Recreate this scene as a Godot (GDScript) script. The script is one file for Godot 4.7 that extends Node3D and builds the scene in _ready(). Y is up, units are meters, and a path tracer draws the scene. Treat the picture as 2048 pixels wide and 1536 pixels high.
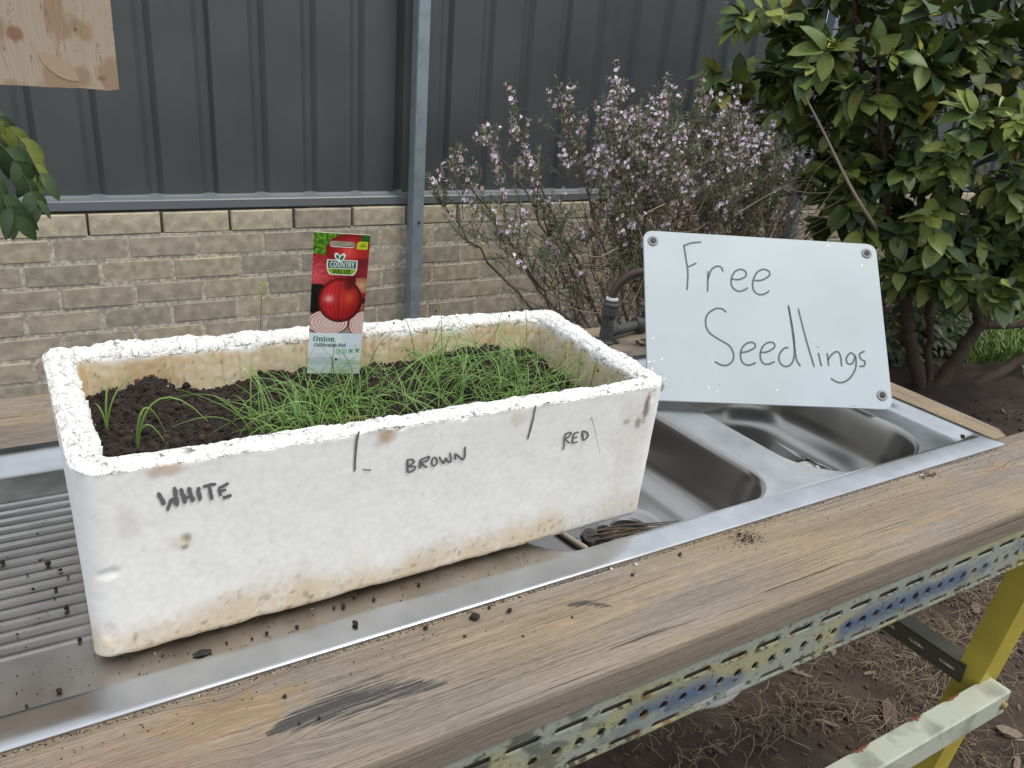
extends Node3D

const H := 0.85                      # height of the sink top above the ground
# handwriting: [width, x, y, ...] on the box front in metres; strokes on the sign as u, v from its lower left corner
const INK := [
[0.0035, -1.2394,0.1522, -1.2354,0.1393],
[0.0030, -1.2335,0.1332, -1.2296,0.1440],
[0.0030, -1.2296,0.1445, -1.2247,0.1357],
[0.0035, -1.2253,0.1369, -1.2265,0.1548],
[0.0035, -1.2216,0.1526, -1.2188,0.1368],
[0.0035, -1.2154,0.1521, -1.2125,0.1371],
[0.0025, -1.2193,0.1422, -1.2133,0.1429],
[0.0032, -1.2077,0.1507, -1.2071,0.1369],
[0.0030, -1.2041,0.1503, -1.1929,0.1507],
[0.0030, -1.1990,0.1499, -1.1971,0.1357],
[0.0030, -1.1914,0.1459, -1.1826,0.1491],
[0.0028, -1.1908,0.1424, -1.1850,0.1433],
[0.0035, -1.1886,0.1355, -1.1808,0.1366],
[0.0025, -1.1914,0.1459, -1.1896,0.1375],
[0.0022, -1.0645,0.1794, -1.0660,0.1751, -1.0671,0.1670, -1.0688,0.1376],
[0.0014, -1.0607,0.1382, -1.0563,0.1366, -1.0520,0.1359],
[0.0025, -1.0152,0.1389, -1.0139,0.1248],
[0.0022, -1.0163,0.1390, -1.0109,0.1391, -1.0078,0.1355, -1.0131,0.1320, -1.0070,0.1304, -1.0073,0.1268, -1.0139,0.1250],
[0.0026, -1.0013,0.1372, -1.0009,0.1271],
[0.0022, -1.0017,0.1368, -0.9922,0.1386, -0.9932,0.1350, -0.9995,0.1324, -0.9931,0.1265],
[0.0020, -0.9878,0.1365, -0.9886,0.1306, -0.9861,0.1269, -0.9829,0.1295, -0.9842,0.1354, -0.9878,0.1367],
[0.0022, -0.9809,0.1368, -0.9758,0.1281, -0.9734,0.1333, -0.9707,0.1287, -0.9673,0.1288, -0.9692,0.1389],
[0.0022, -0.9620,0.1294, -0.9630,0.1361, -0.9527,0.1279, -0.9526,0.1428],
[0.0020, -0.8735,0.1770, -0.8743,0.1628, -0.8779,0.1373],
[0.0020, -0.8300,0.1361, -0.8292,0.1151],
[0.0020, -0.8307,0.1354, -0.8228,0.1361, -0.8235,0.1317, -0.8286,0.1289, -0.8220,0.1224],
[0.0022, -0.8184,0.1345, -0.8187,0.1218],
[0.0022, -0.8190,0.1342, -0.8116,0.1346],
[0.0020, -0.8186,0.1284, -0.8127,0.1286],
[0.0020, -0.8184,0.1217, -0.8110,0.1221],
[0.0025, -0.8077,0.1343, -0.8037,0.1225],
[0.0024, -0.8083,0.1349, -0.8017,0.1328, -0.7982,0.1271, -0.8036,0.1221]
]
const SIGN := [
[0.0723,0.2831, 0.0752,0.2551, 0.0774,0.2306, 0.0745,0.1980],
[0.0722,0.2806, 0.0856,0.2868, 0.1044,0.2897],
[0.0782,0.2409, 0.0939,0.2497],
[0.1139,0.2361, 0.1112,0.1968],
[0.1123,0.2184, 0.1199,0.2381, 0.1306,0.2457, 0.1384,0.2437, 0.1409,0.2364],
[0.1549,0.2237, 0.1679,0.2229, 0.1815,0.2294, 0.1820,0.2389, 0.1731,0.2425, 0.1619,0.2365, 0.1552,0.2229, 0.1564,0.2087, 0.1667,0.2012, 0.1788,0.2047, 0.1843,0.2091],
[0.1947,0.2232, 0.2099,0.2241, 0.2246,0.2331, 0.2251,0.2414, 0.2153,0.2450, 0.2028,0.2380, 0.1945,0.2211, 0.1947,0.2048, 0.2042,0.1972, 0.2164,0.1999, 0.2231,0.2055],
[0.1436,0.1608, 0.1353,0.1671, 0.1235,0.1665, 0.1093,0.1558, 0.1051,0.1397, 0.1098,0.1241, 0.1247,0.1130, 0.1436,0.1022, 0.1514,0.0889, 0.1499,0.0752, 0.1397,0.0662, 0.1282,0.0664, 0.1181,0.0718],
[0.1642,0.0895, 0.1781,0.0928, 0.1910,0.1005, 0.1888,0.1083, 0.1790,0.1078, 0.1687,0.0995, 0.1640,0.0855, 0.1671,0.0721, 0.1785,0.0679, 0.1905,0.0731],
[0.1994,0.0911, 0.2133,0.0937, 0.2256,0.1022, 0.2242,0.1100, 0.2135,0.1095, 0.2040,0.1011, 0.1992,0.0872, 0.2022,0.0737, 0.2118,0.0710, 0.2247,0.0766],
[0.2512,0.1022, 0.2433,0.1010, 0.2333,0.0888, 0.2336,0.0751, 0.2429,0.0685, 0.2543,0.0741, 0.2607,0.0920, 0.2618,0.1277, 0.2562,0.1805],
[0.2562,0.1805, 0.2594,0.1436, 0.2621,0.1000, 0.2642,0.0804, 0.2701,0.0701],
[0.2738,0.1758, 0.2827,0.1247, 0.2949,0.0692],
[0.3042,0.0960, 0.3062,0.0823, 0.3081,0.0714],
[0.3035,0.1067, 0.3046,0.1051],
[0.3202,0.0968, 0.3212,0.0720],
[0.3206,0.0830, 0.3278,0.0932, 0.3384,0.0996, 0.3437,0.0927, 0.3447,0.0730],
[0.3717,0.0924, 0.3635,0.0984, 0.3545,0.0885, 0.3564,0.0787, 0.3649,0.0799, 0.3717,0.0924, 0.3691,0.0694, 0.3542,0.0500, 0.3373,0.0438, 0.3226,0.0509],
[0.3896,0.1028, 0.3794,0.0967, 0.3813,0.0877, 0.3878,0.0840, 0.3854,0.0760, 0.3768,0.0745]
]

var rng := RandomNumberGenerator.new()
var mats := {}
var nz := FastNoiseLite.new()
var nf := FastNoiseLite.new()
var ncell := FastNoiseLite.new()
var nridge := FastNoiseLite.new()

# ---------------------------------------------------------------- mesh builder (counter-clockwise in, clockwise out)
class M:
	var v := PackedVector3Array()
	var c := PackedColorArray()
	var uv := PackedVector2Array()
	var ix := PackedInt32Array()
	func p(pos: Vector3, col := Color.WHITE, t := Vector2.ZERO) -> int:
		v.push_back(pos); c.push_back(col); uv.push_back(t)
		return v.size() - 1
	func t(a: int, b: int, d: int) -> void:
		ix.push_back(a); ix.push_back(b); ix.push_back(d)
	func qi(a: int, b: int, d: int, e: int) -> void:
		t(a, b, d); t(a, d, e)
	func quad(a: Vector3, b: Vector3, d: Vector3, e: Vector3, col := Color.WHITE) -> void:
		qi(p(a, col), p(b, col), p(d, col), p(e, col))
	func out(pts: Array, away: Vector3, col := Color.WHITE) -> void:
		var n: Vector3 = (pts[1] - pts[0]).cross(pts[2] - pts[0])
		var mid := Vector3.ZERO
		for q in pts: mid += q / pts.size()
		var q2 := pts.duplicate()
		if n.dot(mid - away) < 0: q2.reverse()
		var k := []
		for q in q2: k.append(p(q, col))
		t(k[0], k[1], k[2])
		if pts.size() == 4: t(k[0], k[2], k[3])
	func mesh(origin := Vector3.ZERO) -> ArrayMesh:
		var n := PackedVector3Array()
		n.resize(v.size())
		var k := 0
		while k < ix.size():
			var a := ix[k]; var b := ix[k + 1]; var d := ix[k + 2]
			var g := (v[b] - v[a]).cross(v[d] - v[a])
			n[a] += g; n[b] += g; n[d] += g
			k += 3
		var w := PackedVector3Array()
		w.resize(v.size())
		for i in v.size():
			n[i] = n[i].normalized() if n[i].length_squared() > 0.0 else Vector3.UP
			w[i] = v[i] - origin
		var jx := PackedInt32Array()
		jx.resize(ix.size())
		k = 0
		while k < ix.size():
			jx[k] = ix[k]; jx[k + 1] = ix[k + 2]; jx[k + 2] = ix[k + 1]
			k += 3
		var arr := []
		arr.resize(Mesh.ARRAY_MAX)
		arr[Mesh.ARRAY_VERTEX] = w; arr[Mesh.ARRAY_NORMAL] = n; arr[Mesh.ARRAY_COLOR] = c; arr[Mesh.ARRAY_TEX_UV] = uv; arr[Mesh.ARRAY_INDEX] = jx
		var am := ArrayMesh.new()
		am.add_surface_from_arrays(Mesh.PRIMITIVE_TRIANGLES, arr)
		return am

func V(x: float, y: float, z: float) -> Vector3: return Vector3(x, y + H, z)
func lin(r: float, g: float, b: float) -> Color: return Color(r, g, b).linear_to_srgb()
func rnd(a: float, b: float) -> float: return rng.randf_range(a, b)
func sm(a: float, b: float, x: float) -> float: return smoothstep(a, b, x)

# ---------------------------------------------------------------- shapes
func box(m: M, mid: Vector3, size: Vector3, bev := 0.002, col := Color.WHITE, bas := Basis.IDENTITY) -> void:
	var h := size / 2.0
	var vp := func(s: Array, ax: int) -> Vector3:
		var q := Vector3.ZERO
		for i in 3: q[i] = s[i] * (h[i] if i == ax else h[i] - bev)
		return mid + bas * q
	for a in 3:
		var b := (a + 1) % 3
		var d := (a + 2) % 3
		for sa in [-1, 1]:
			var pts := []
			for k in [[-1, -1], [1, -1], [1, 1], [-1, 1]]:
				var s := [0, 0, 0]
				s[a] = sa; s[b] = k[0]; s[d] = k[1]
				pts.append(vp.call(s, a))
			m.out(pts, mid, col)
			for sb in [-1, 1]:
				var s1 := [0, 0, 0]
				var s2 := [0, 0, 0]
				s1[a] = sa; s1[b] = sb; s1[d] = -1
				s2[a] = sa; s2[b] = sb; s2[d] = 1
				m.out([vp.call(s1, a), vp.call(s2, a), vp.call(s2, b), vp.call(s1, b)], mid, col)
	for x in [-1, 1]:
		for y in [-1, 1]:
			for z in [-1, 1]:
				m.out([vp.call([x, y, z], 0), vp.call([x, y, z], 1), vp.call([x, y, z], 2)], mid, col)

func tube(m: M, pts: Array, rad: Array, sides := 6, col := Color.WHITE, tipcol = null) -> void:
	var n := pts.size()
	var up := Vector3(0.31, 0.2, 0.93)
	var prev := 0
	for i in n:
		var d: Vector3 = (pts[mini(i + 1, n - 1)] - pts[maxi(i - 1, 0)]).normalized()
		up = (up - d * up.dot(d)).normalized()
		var s := d.cross(up)
		var r: float = rad[mini(i, rad.size() - 1)] if rad.size() != 2 else lerpf(rad[0], rad[1], float(i) / (n - 1))
		var cc: Color = col if tipcol == null else col.lerp(tipcol, float(i) / (n - 1))
		var base := m.v.size()
		for k in sides:
			var a := TAU * k / sides
			m.p(pts[i] + (up * cos(a) + s * sin(a)) * r, cc, Vector2(float(k) / sides, float(i) / n))
		if i > 0:
			for k in sides:
				var k2 := (k + 1) % sides
				m.qi(prev + k, prev + k2, base + k2, base + k)
		if i == 0 or i == n - 1:
			var ce := m.p(pts[i], cc)
			for k in sides:
				var k2 := (k + 1) % sides
				if i == 0: m.t(ce, base + k2, base + k)
				else: m.t(ce, base + k, base + k2)
		prev = base

func curve(pts: Array, each := 6) -> Array:
	var o := []
	for i in pts.size() - 1:
		var a = pts[maxi(i - 1, 0)]; var b = pts[i]; var d = pts[i + 1]; var e = pts[mini(i + 2, pts.size() - 1)]
		for k in each:
			var t := float(k) / each
			o.append(b.cubic_interpolate(d, a, e, t))
	o.append(pts[-1])
	return o

func lathe(m: M, at: Vector3, bas: Basis, prof: Array, n := 24, col := Color.WHITE) -> void:
	# profile [radius, height] along bas.y; each segment has its own vertices so that edges stay crisp
	for i in prof.size() - 1:
		var base := m.v.size()
		for k in n:
			var a := TAU * k / n
			var d := bas.x * cos(a) + bas.z * sin(a)
			m.p(at + d * prof[i][0] + bas.y * prof[i][1], col)
			m.p(at + d * prof[i + 1][0] + bas.y * prof[i + 1][1], col)
		for k in n:
			var k2 := (k + 1) % n
			m.qi(base + 2 * k, base + 2 * k + 1, base + 2 * k2 + 1, base + 2 * k2)

func rrect(x0: float, x1: float, z0: float, z1: float, r: float, nc := 8, ne := 10) -> PackedVector2Array:
	var o := PackedVector2Array()
	var cs := [[x1 - r, z1 - r, 0.0], [x0 + r, z1 - r, PI / 2], [x0 + r, z0 + r, PI], [x1 - r, z0 + r, PI * 1.5]]
	for q in 4:
		var ce = cs[q]
		for k in nc + 1:
			var a: float = ce[2] + PI / 2 * k / nc
			o.append(Vector2(ce[0] + r * cos(a), ce[1] + r * sin(a)))
		var nx = cs[(q + 1) % 4]
		var s := o[-1]
		var e := Vector2(nx[0] + r * cos(nx[2]), nx[1] + r * sin(nx[2]))
		for k in range(1, ne): o.append(s.lerp(e, float(k) / ne))
	return o

func ray_poly(ce: Vector2, a: float, poly: PackedVector2Array) -> Vector2:
	var d := Vector2(cos(a), sin(a)) * 9.0
	for i in poly.size():
		var x = Geometry2D.segment_intersects_segment(ce, ce + d, poly[i], poly[(i + 1) % poly.size()])
		if x != null: return x
	return ce

func annulus(ce: Vector2, hole: PackedVector2Array, outer: PackedVector2Array) -> Array:   # pairs of (inner, outer) round the centre
	var an := []
	for q in hole: an.append(fposmod((q - ce).angle(), TAU))
	for q in outer: an.append(fposmod((q - ce).angle(), TAU))
	an.sort()
	var o := []
	var last := -1.0
	for a in an:
		if a - last < 1e-4: continue
		last = a
		o.append([ray_poly(ce, a + 1e-6, hole), ray_poly(ce, a + 1e-6, outer)])
	return o

# ---------------------------------------------------------------- objects and names
func thing(called: String, label: String, category: String, at: Vector3, group := "") -> Node3D:
	var o := Node3D.new()
	o.name = called
	add_child(o, true)
	o.position = at
	tag(o, label, category, group)
	return o

func tag(o: Node, label: String, category: String, group := "") -> Node:
	o.set_meta("label", label); o.set_meta("category", category)
	if group: o.set_meta("group", group)
	return o

func root_of(o: Node) -> Vector3:
	var at := Vector3.ZERO
	while o != self and o != null:
		at += o.position
		o = o.get_parent()
	return at

func part(parent: Node, called: String, m: M, mat: Material, stuff := false) -> MeshInstance3D:
	var o := MeshInstance3D.new()
	o.name = called
	o.mesh = m.mesh(root_of(parent))
	o.material_override = null
	o.mesh.surface_set_material(0, mat)
	parent.add_child(o, true)
	if stuff: o.set_meta("kind", "stuff")
	return o

func top(called: String, m: M, mat: Material, label: String, category: String, at: Vector3, group := "") -> MeshInstance3D:
	var o := MeshInstance3D.new()
	o.name = called
	o.mesh = m.mesh(at)
	o.mesh.surface_set_material(0, mat)
	add_child(o, true)
	o.position = at
	if label: tag(o, label, category, group)
	return o

func swarm(parent: Node, called: String, mesh: Mesh, mat: Material, xf: Array, cols: Array) -> MultiMeshInstance3D:
	var mm := MultiMesh.new()
	mm.transform_format = MultiMesh.TRANSFORM_3D
	mm.use_colors = true
	mm.mesh = mesh
	mesh.surface_set_material(0, mat)
	mm.instance_count = xf.size()
	var off := root_of(parent)
	for i in xf.size():
		var t: Transform3D = xf[i]
		t.origin -= off
		mm.set_instance_transform(i, t)
		mm.set_instance_color(i, cols[i])
	var o := MultiMeshInstance3D.new()
	o.name = called
	o.multimesh = mm
	parent.add_child(o, true)
	o.set_meta("kind", "stuff")
	return o

# ---------------------------------------------------------------- materials
func noise_tex(kind: int, freq: float, seed_: int, size := 512, lo := 0.0, hi := 1.0, oct := 4) -> NoiseTexture2D:
	var n := FastNoiseLite.new()
	n.noise_type = kind as FastNoiseLite.NoiseType
	n.frequency = freq
	n.seed = seed_
	n.fractal_octaves = oct
	if kind == FastNoiseLite.TYPE_CELLULAR:
		n.fractal_type = FastNoiseLite.FRACTAL_NONE
		n.cellular_return_type = FastNoiseLite.RETURN_DISTANCE
	var t := NoiseTexture2D.new()
	t.width = size; t.height = size
	t.seamless = true
	t.noise = n
	var g := Gradient.new()
	g.set_color(0, Color(lo, lo, lo)); g.set_color(1, Color(hi, hi, hi))
	t.color_ramp = g
	return t

func mat(called: String, col: Color, rough := 0.8, metal := 0.0, vc := false) -> StandardMaterial3D:
	var m := StandardMaterial3D.new()
	m.resource_name = called
	m.albedo_color = col
	m.roughness = rough
	m.metallic = metal
	m.vertex_color_use_as_albedo = vc
	mats[called] = m
	return m

func grain(m: StandardMaterial3D, tex: Texture2D, scale: float, bump: Texture2D = null, bump_cm := 0.1, world := true) -> StandardMaterial3D:
	m.uv1_triplanar = true
	m.uv1_world_triplanar = world
	m.uv1_scale = Vector3.ONE * scale
	if tex: m.albedo_texture = tex
	if bump:
		m.heightmap_enabled = true
		m.heightmap_texture = bump
		m.heightmap_scale = bump_cm
	return m

func enc(b: PackedByteArray, at: int, r: float, g: float, bl: float) -> void:   # linear in, sRGB bytes out
	b[at] = int(clampf(pow(maxf(r, 0.0), 0.4545) * 255.0, 0, 255))
	b[at + 1] = int(clampf(pow(maxf(g, 0.0), 0.4545) * 255.0, 0, 255))
	b[at + 2] = int(clampf(pow(maxf(bl, 0.0), 0.4545) * 255.0, 0, 255))

func near_line(px: float, py: float, pts: Array) -> float:
	var best := 9.0
	for i in pts.size() - 1:
		best = minf(best, Geometry2D.get_closest_point_to_segment(Vector2(px, py), pts[i], pts[i + 1]).distance_to(Vector2(px, py)))
	return best

# Weathered timber: u along the board, v across it, both in metres. Knots bend the grain; stains and a smear of black paint lie on it.
func timber(w: int, h: int, len: float, wid: float, x0: float, z0: float, knots: Array, ochre: Array, smears: Array, seed_: int, tone: Vector3) -> ImageTexture:
	var b := PackedByteArray()
	b.resize(w * h * 3)
	var n := FastNoiseLite.new()
	n.seed = seed_
	n.frequency = 1.0
	n.fractal_octaves = 2
	var n1 := FastNoiseLite.new()
	n1.seed = seed_ + 5
	n1.frequency = 1.0
	n1.fractal_type = FastNoiseLite.FRACTAL_NONE
	for j in h:
		var z := z0 + wid * (j + 0.5) / h
		for i in w:
			var x := x0 + len * (i + 0.5) / w
			var g := z + 0.0022 * n1.get_noise_2d(x * 3.0, z * 14.0) + 0.010 * n1.get_noise_2d(x * 0.5, 3.0) + 0.0006 * n1.get_noise_2d(x * 25.0, z * 30.0)
			var kn := 0.0
			for k in knots:
				var dx: float = (x - k[0]) / k[2]
				var dz: float = (z - k[1]) / (k[2] * 0.62)
				var r2 := dx * dx + dz * dz
				if r2 < 9.0:
					var e := exp(-r2)
					g += signf(dz) * k[2] * 0.34 * exp(-r2 * 0.6) * (1.0 if absf(dz) > 0.05 else absf(dz) * 20.0)
					kn = maxf(kn, e * k[3])
			var fine := n.get_noise_2d(x * 9.0, g * 560.0)
			var band := n.get_noise_2d(x * 1.1, g * 130.0)
			var big := n1.get_noise_2d(x * 4.0, z * 18.0 + 7.0)
			var cr := absf(n1.get_noise_2d(x * 0.55 + 40.0, g * 88.0))
			var crack := 0.95 * (1.0 - sm(0.012, 0.058, cr)) * sm(0.05, 0.22, n1.get_noise_2d(x * 3.0 + 11.0, g * 45.0))
			var cr2 := absf(n1.get_noise_2d(x * 1.0 + 80.0, g * 200.0))
			crack = maxf(crack, 0.42 * (1.0 - sm(0.03, 0.13, cr2)) * sm(-0.05, 0.3, n1.get_noise_2d(x * 5.0 + 31.0, g * 70.0)))
			var pore := n.get_noise_2d(x * 55.0, g * 800.0)
			var l := 1.0 + 0.30 * fine + 0.14 * band + 0.12 * big + 0.26 * pore
			l *= 1.0 - 0.85 * crack
			var warm := clampf(0.5 + 0.8 * n1.get_noise_2d(x * 2.4 + 3.0, z * 9.0), 0.0, 1.0)
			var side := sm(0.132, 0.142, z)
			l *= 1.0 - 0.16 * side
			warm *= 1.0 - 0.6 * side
			var r := l * tone.x * lerpf(0.95, 1.05, warm)
			var gg := l * tone.y * lerpf(0.98, 1.0, warm)
			var bl := l * tone.z * lerpf(1.10, 0.88, warm)
			for o in ochre:
				var q := Vector2((x - o[0]) / o[2], (z - o[1]) / o[3]).length() + 0.5 * n1.get_noise_2d(x * 30.0, z * 60.0)
				var s: float = (1.0 - sm(0.4, 1.1, q)) * o[4]
				r = lerpf(r, l * o[5].x, s); gg = lerpf(gg, l * o[5].y, s); bl = lerpf(bl, l * o[5].z, s)
			r *= 1.0 - 0.35 * kn; gg *= 1.0 - 0.42 * kn; bl *= 1.0 - 0.45 * kn
			for s in smears:
				var t: float = (x - s[0].x) / (s[1].x - s[0].x)
				if t < -0.02 or t > 1.02: continue
				var mid: float = lerpf(s[0].y, s[1].y, t) + s[3] * sin(PI * clampf(t, 0, 1))
				var wide: float = s[2] * pow(sin(PI * clampf(t * 0.92 + 0.04, 0.0, 1.0)), 0.7)
				var streak := n.get_noise_2d(x * 11.0 + z * 14.0, g * 480.0)
				var keep := absf(z - mid) / maxf(wide, 0.0004) + (0.6 + 1.1 * t) * streak + 0.35 * sm(0.55, 1.0, t) * absf(streak) * 2.0
				var k := (1.0 - sm(0.80, 1.0, keep)) * (0.95 - 0.75 * sm(0.22, 0.42, n.get_noise_2d(x * 8.0 + 90.0, g * 700.0)))
				r = lerpf(r, 0.036, k); gg = lerpf(gg, 0.034, k); bl = lerpf(bl, 0.035, k)
			enc(b, (j * w + i) * 3, r, gg, bl)
	return ImageTexture.create_from_image(Image.create_from_data(w, h, false, Image.FORMAT_RGB8, b))

# ================================================================ the scene
func _ready() -> void:
	rng.seed = 20240917
	nz.seed = 3; nz.frequency = 1.0; nz.fractal_octaves = 3
	nf.seed = 9; nf.frequency = 1.0; nf.fractal_type = FastNoiseLite.FRACTAL_NONE
	ncell.seed = 4; ncell.frequency = 1.0; ncell.noise_type = FastNoiseLite.TYPE_CELLULAR
	ncell.fractal_type = FastNoiseLite.FRACTAL_NONE
	ncell.cellular_return_type = FastNoiseLite.RETURN_DISTANCE2_SUB
	nridge.seed = 21; nridge.frequency = 1.0; nridge.fractal_type = FastNoiseLite.FRACTAL_NONE

	var cam := Camera3D.new()
	cam.name = "camera"
	cam.position = V(-1.308, 0.512, 0.570)
	cam.rotation = Vector3(-0.3872, -0.5667, 0.0831)
	cam.fov = 51.01
	cam.near = 0.02
	cam.far = 200.0
	add_child(cam)
	cam.current = true

	var we := WorldEnvironment.new()
	we.name = "environment"
	var env := Environment.new()
	var sky := Sky.new()
	var sm_ := ProceduralSkyMaterial.new()
	sm_.sky_top_color = Color(0.84, 0.87, 0.91)
	sm_.sky_horizon_color = Color(0.88, 0.89, 0.90)
	sm_.sky_curve = 0.12
	sm_.ground_bottom_color = Color(0.16, 0.14, 0.12)
	sm_.ground_horizon_color = Color(0.34, 0.33, 0.31)
	sm_.sun_angle_max = 30.0
	sky.sky_material = sm_
	env.background_mode = Environment.BG_SKY
	env.sky = sky
	env.tonemap_mode = Environment.TONE_MAPPER_LINEAR
	env.tonemap_exposure = 1.45
	env.sdfgi_enabled = true
	env.ssao_enabled = true
	env.ssil_enabled = true
	we.environment = env
	add_child(we)

	var sun := DirectionalLight3D.new()
	sun.name = "sun"
	sun.light_energy = 0.5
	sun.light_color = Color(1.0, 0.97, 0.92)
	sun.light_angular_distance = 14.0
	sun.shadow_enabled = true
	add_child(sun)
	sun.look_at_from_position(Vector3(0.36, 1.0, 0.38), Vector3.ZERO)

	make_materials()
	ground()
	brick_wall()
	fence()
	shrubs()
	lemon_tree()
	rosemary()
	curry_tree()
	bench()
	plywood()
	sink()
	foam_box()
	soil_in_box()
	seedlings()
	packet()
	sign_board()
	tap()
	sink_litter()
	crumbs()
	ground_litter()

func make_materials() -> void:
	var mottle := noise_tex(FastNoiseLite.TYPE_SIMPLEX_SMOOTH, 0.02, 5, 512, 0.62, 1.0, 5)
	var soft := noise_tex(FastNoiseLite.TYPE_SIMPLEX_SMOOTH, 0.006, 15, 512, 0.88, 1.0, 4)
	var rough := noise_tex(FastNoiseLite.TYPE_SIMPLEX_SMOOTH, 0.05, 6, 512, 0.0, 1.0, 4)
	var beads := noise_tex(FastNoiseLite.TYPE_CELLULAR, 0.055, 8, 512, 0.0, 1.0, 1)
	var bricky := noise_tex(FastNoiseLite.TYPE_SIMPLEX_SMOOTH, 0.012, 75, 512, 0.76, 1.0, 6)
	var smudge := noise_tex(FastNoiseLite.TYPE_SIMPLEX_SMOOTH, 0.007, 25, 512, 0.75, 1.25, 5)
	var m: StandardMaterial3D
	m = mat("foam", Color.WHITE, 0.9, 0.0, true)
	grain(m, null, 5.0, beads, 0.010)
	var bead_tone := noise_tex(FastNoiseLite.TYPE_CELLULAR, 0.055, 8, 512, 1.0, 0.95, 1)
	m.albedo_texture = bead_tone
	m.detail_enabled = true
	m.detail_albedo = noise_tex(FastNoiseLite.TYPE_SIMPLEX_SMOOTH, 0.008, 105, 512, 0.97, 1.0, 6)
	m.detail_blend_mode = BaseMaterial3D.BLEND_MODE_MUL
	var cr := FastNoiseLite.new()
	cr.noise_type = FastNoiseLite.TYPE_CELLULAR; cr.frequency = 0.034; cr.seed = 12
	cr.cellular_return_type = FastNoiseLite.RETURN_DISTANCE2_SUB; cr.fractal_type = FastNoiseLite.FRACTAL_NONE
	cr.cellular_jitter = 1.2
	cr.domain_warp_enabled = true; cr.domain_warp_amplitude = 22.0; cr.domain_warp_frequency = 0.05
	var crt := NoiseTexture2D.new()
	crt.width = 512; crt.height = 512; crt.seamless = true; crt.noise = cr
	var crg := Gradient.new()
	crg.offsets = PackedFloat32Array([0.0, 0.03, 0.09, 1.0])
	crg.colors = PackedColorArray([Color(0.25, 0.23, 0.21), Color(0.55, 0.53, 0.50), Color(1, 1, 1), Color(1, 1, 1)])
	crt.color_ramp = crg
	var where := noise_tex(FastNoiseLite.TYPE_SIMPLEX_SMOOTH, 0.014, 85, 512, 0.0, 1.0, 5)
	where.color_ramp.offsets = PackedFloat32Array([0.40, 0.56])
	m = mat("foam_rim", Color.WHITE, 0.92, 0.0, true)
	grain(m, null, 6.0, noise_tex(FastNoiseLite.TYPE_SIMPLEX_SMOOTH, 0.06, 95, 512, 0.0, 1.0, 3), 0.22)
	m.detail_enabled = true
	m.detail_albedo = crt
	m.detail_mask = where
	m.detail_blend_mode = BaseMaterial3D.BLEND_MODE_MUL
	m = mat("ink", lin(0.125, 0.125, 0.125), 0.8)
	m = mat("sign_ink", lin(0.085, 0.10, 0.115), 0.6)
	m = mat("steel", lin(0.61, 0.615, 0.62), 0.36, 1.0)
	grain(m, noise_tex(FastNoiseLite.TYPE_SIMPLEX_SMOOTH, 0.012, 35, 512, 0.86, 1.0, 5), 2.2)
	m.roughness = 0.27
	m.roughness_texture = noise_tex(FastNoiseLite.TYPE_SIMPLEX_SMOOTH, 0.01, 45, 512, 0.62, 1.0, 5)
	m.roughness_texture_channel = BaseMaterial3D.TEXTURE_CHANNEL_RED
	m = m.duplicate()
	m.resource_name = "drainer_steel"
	m.albedo_color = lin(0.56, 0.535, 0.51)
	m.roughness = 0.42
	mats["drainer_steel"] = m
	m = mat("shaded_bowl_steel", lin(0.385, 0.37, 0.35), 0.27, 1.0)  # deck steel made darker: shade inside the bowls is put into the colour
	m = mat("drain_metal", lin(0.42, 0.41, 0.40), 0.38, 1.0)
	m = mat("dark_hole", lin(0.012, 0.012, 0.013), 0.6)
	m = mat("white_plastic", lin(0.6, 0.6, 0.57), 0.5)
	for k in 6:
		var tone: Vector3 = [Vector3(0.225, 0.20, 0.165), Vector3(0.20, 0.178, 0.146), Vector3(0.205, 0.183, 0.150), Vector3(0.235, 0.205, 0.16), Vector3(0.185, 0.168, 0.140), Vector3(0.262, 0.236, 0.184)][k]
		m = mat("brick_%d" % k, lin(tone.x * 2.35, tone.y * 2.3, tone.z * 2.2), 0.95)
		grain(m, bricky, 2.3 + 0.3 * k, rough, 0.05)
		m.uv1_offset = Vector3(0.37 * k, 0.21 * k, 0.11 * k)
	m = mat("mortar", lin(0.74, 0.67, 0.55), 0.95)
	grain(m, mottle, 4.0, rough, 0.05)
	m = mat("open_joint_shade", lin(0.16, 0.135, 0.105), 0.95)
	m = mat("fence_steel", lin(0.082, 0.091, 0.093), 0.45)
	grain(m, soft, 0.9)
	m = mat("rail_steel", lin(0.15, 0.165, 0.178), 0.4)
	var smear_post := noise_tex(FastNoiseLite.TYPE_SIMPLEX_SMOOTH, 0.02, 55, 256, 0.85, 1.1, 3)
	m = mat("post_steel", lin(0.27, 0.325, 0.355), 0.42, 0.2)
	grain(m, smear_post, 2.0)
	m = mat("soil", Color.WHITE, 0.98, 0.0, true)
	grain(m, null, 6.0, rough, 0.3)
	m = mat("soil_clod", Color.WHITE, 0.97, 0.0, true)
	var lt := PackedByteArray()
	lt.resize(64 * 128 * 3)
	for j in 128:
		for i in 64:
			var u := absf(i / 63.0 - 0.5) * 2.0; var v := j / 127.0
			var vein := 1.0 - sm(0.0, 0.07, u)
			vein = maxf(vein, 0.5 * (1.0 - sm(0.0, 0.16, absf(fposmod(v * 8.0 - u * 1.6, 1.0) - 0.5) * 2.0)) * (1.0 - u))
			var bl := 0.5 + 0.5 * nf.get_noise_2d(i * 0.09, j * 0.06)
			var l := 0.80 + 0.30 * bl + 0.22 * vein
			enc(lt, (j * 64 + i) * 3, l * (1.0 + 0.12 * vein) * 0.82, l * 0.82, l * 0.80 * (1.0 - 0.1 * vein))
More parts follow.
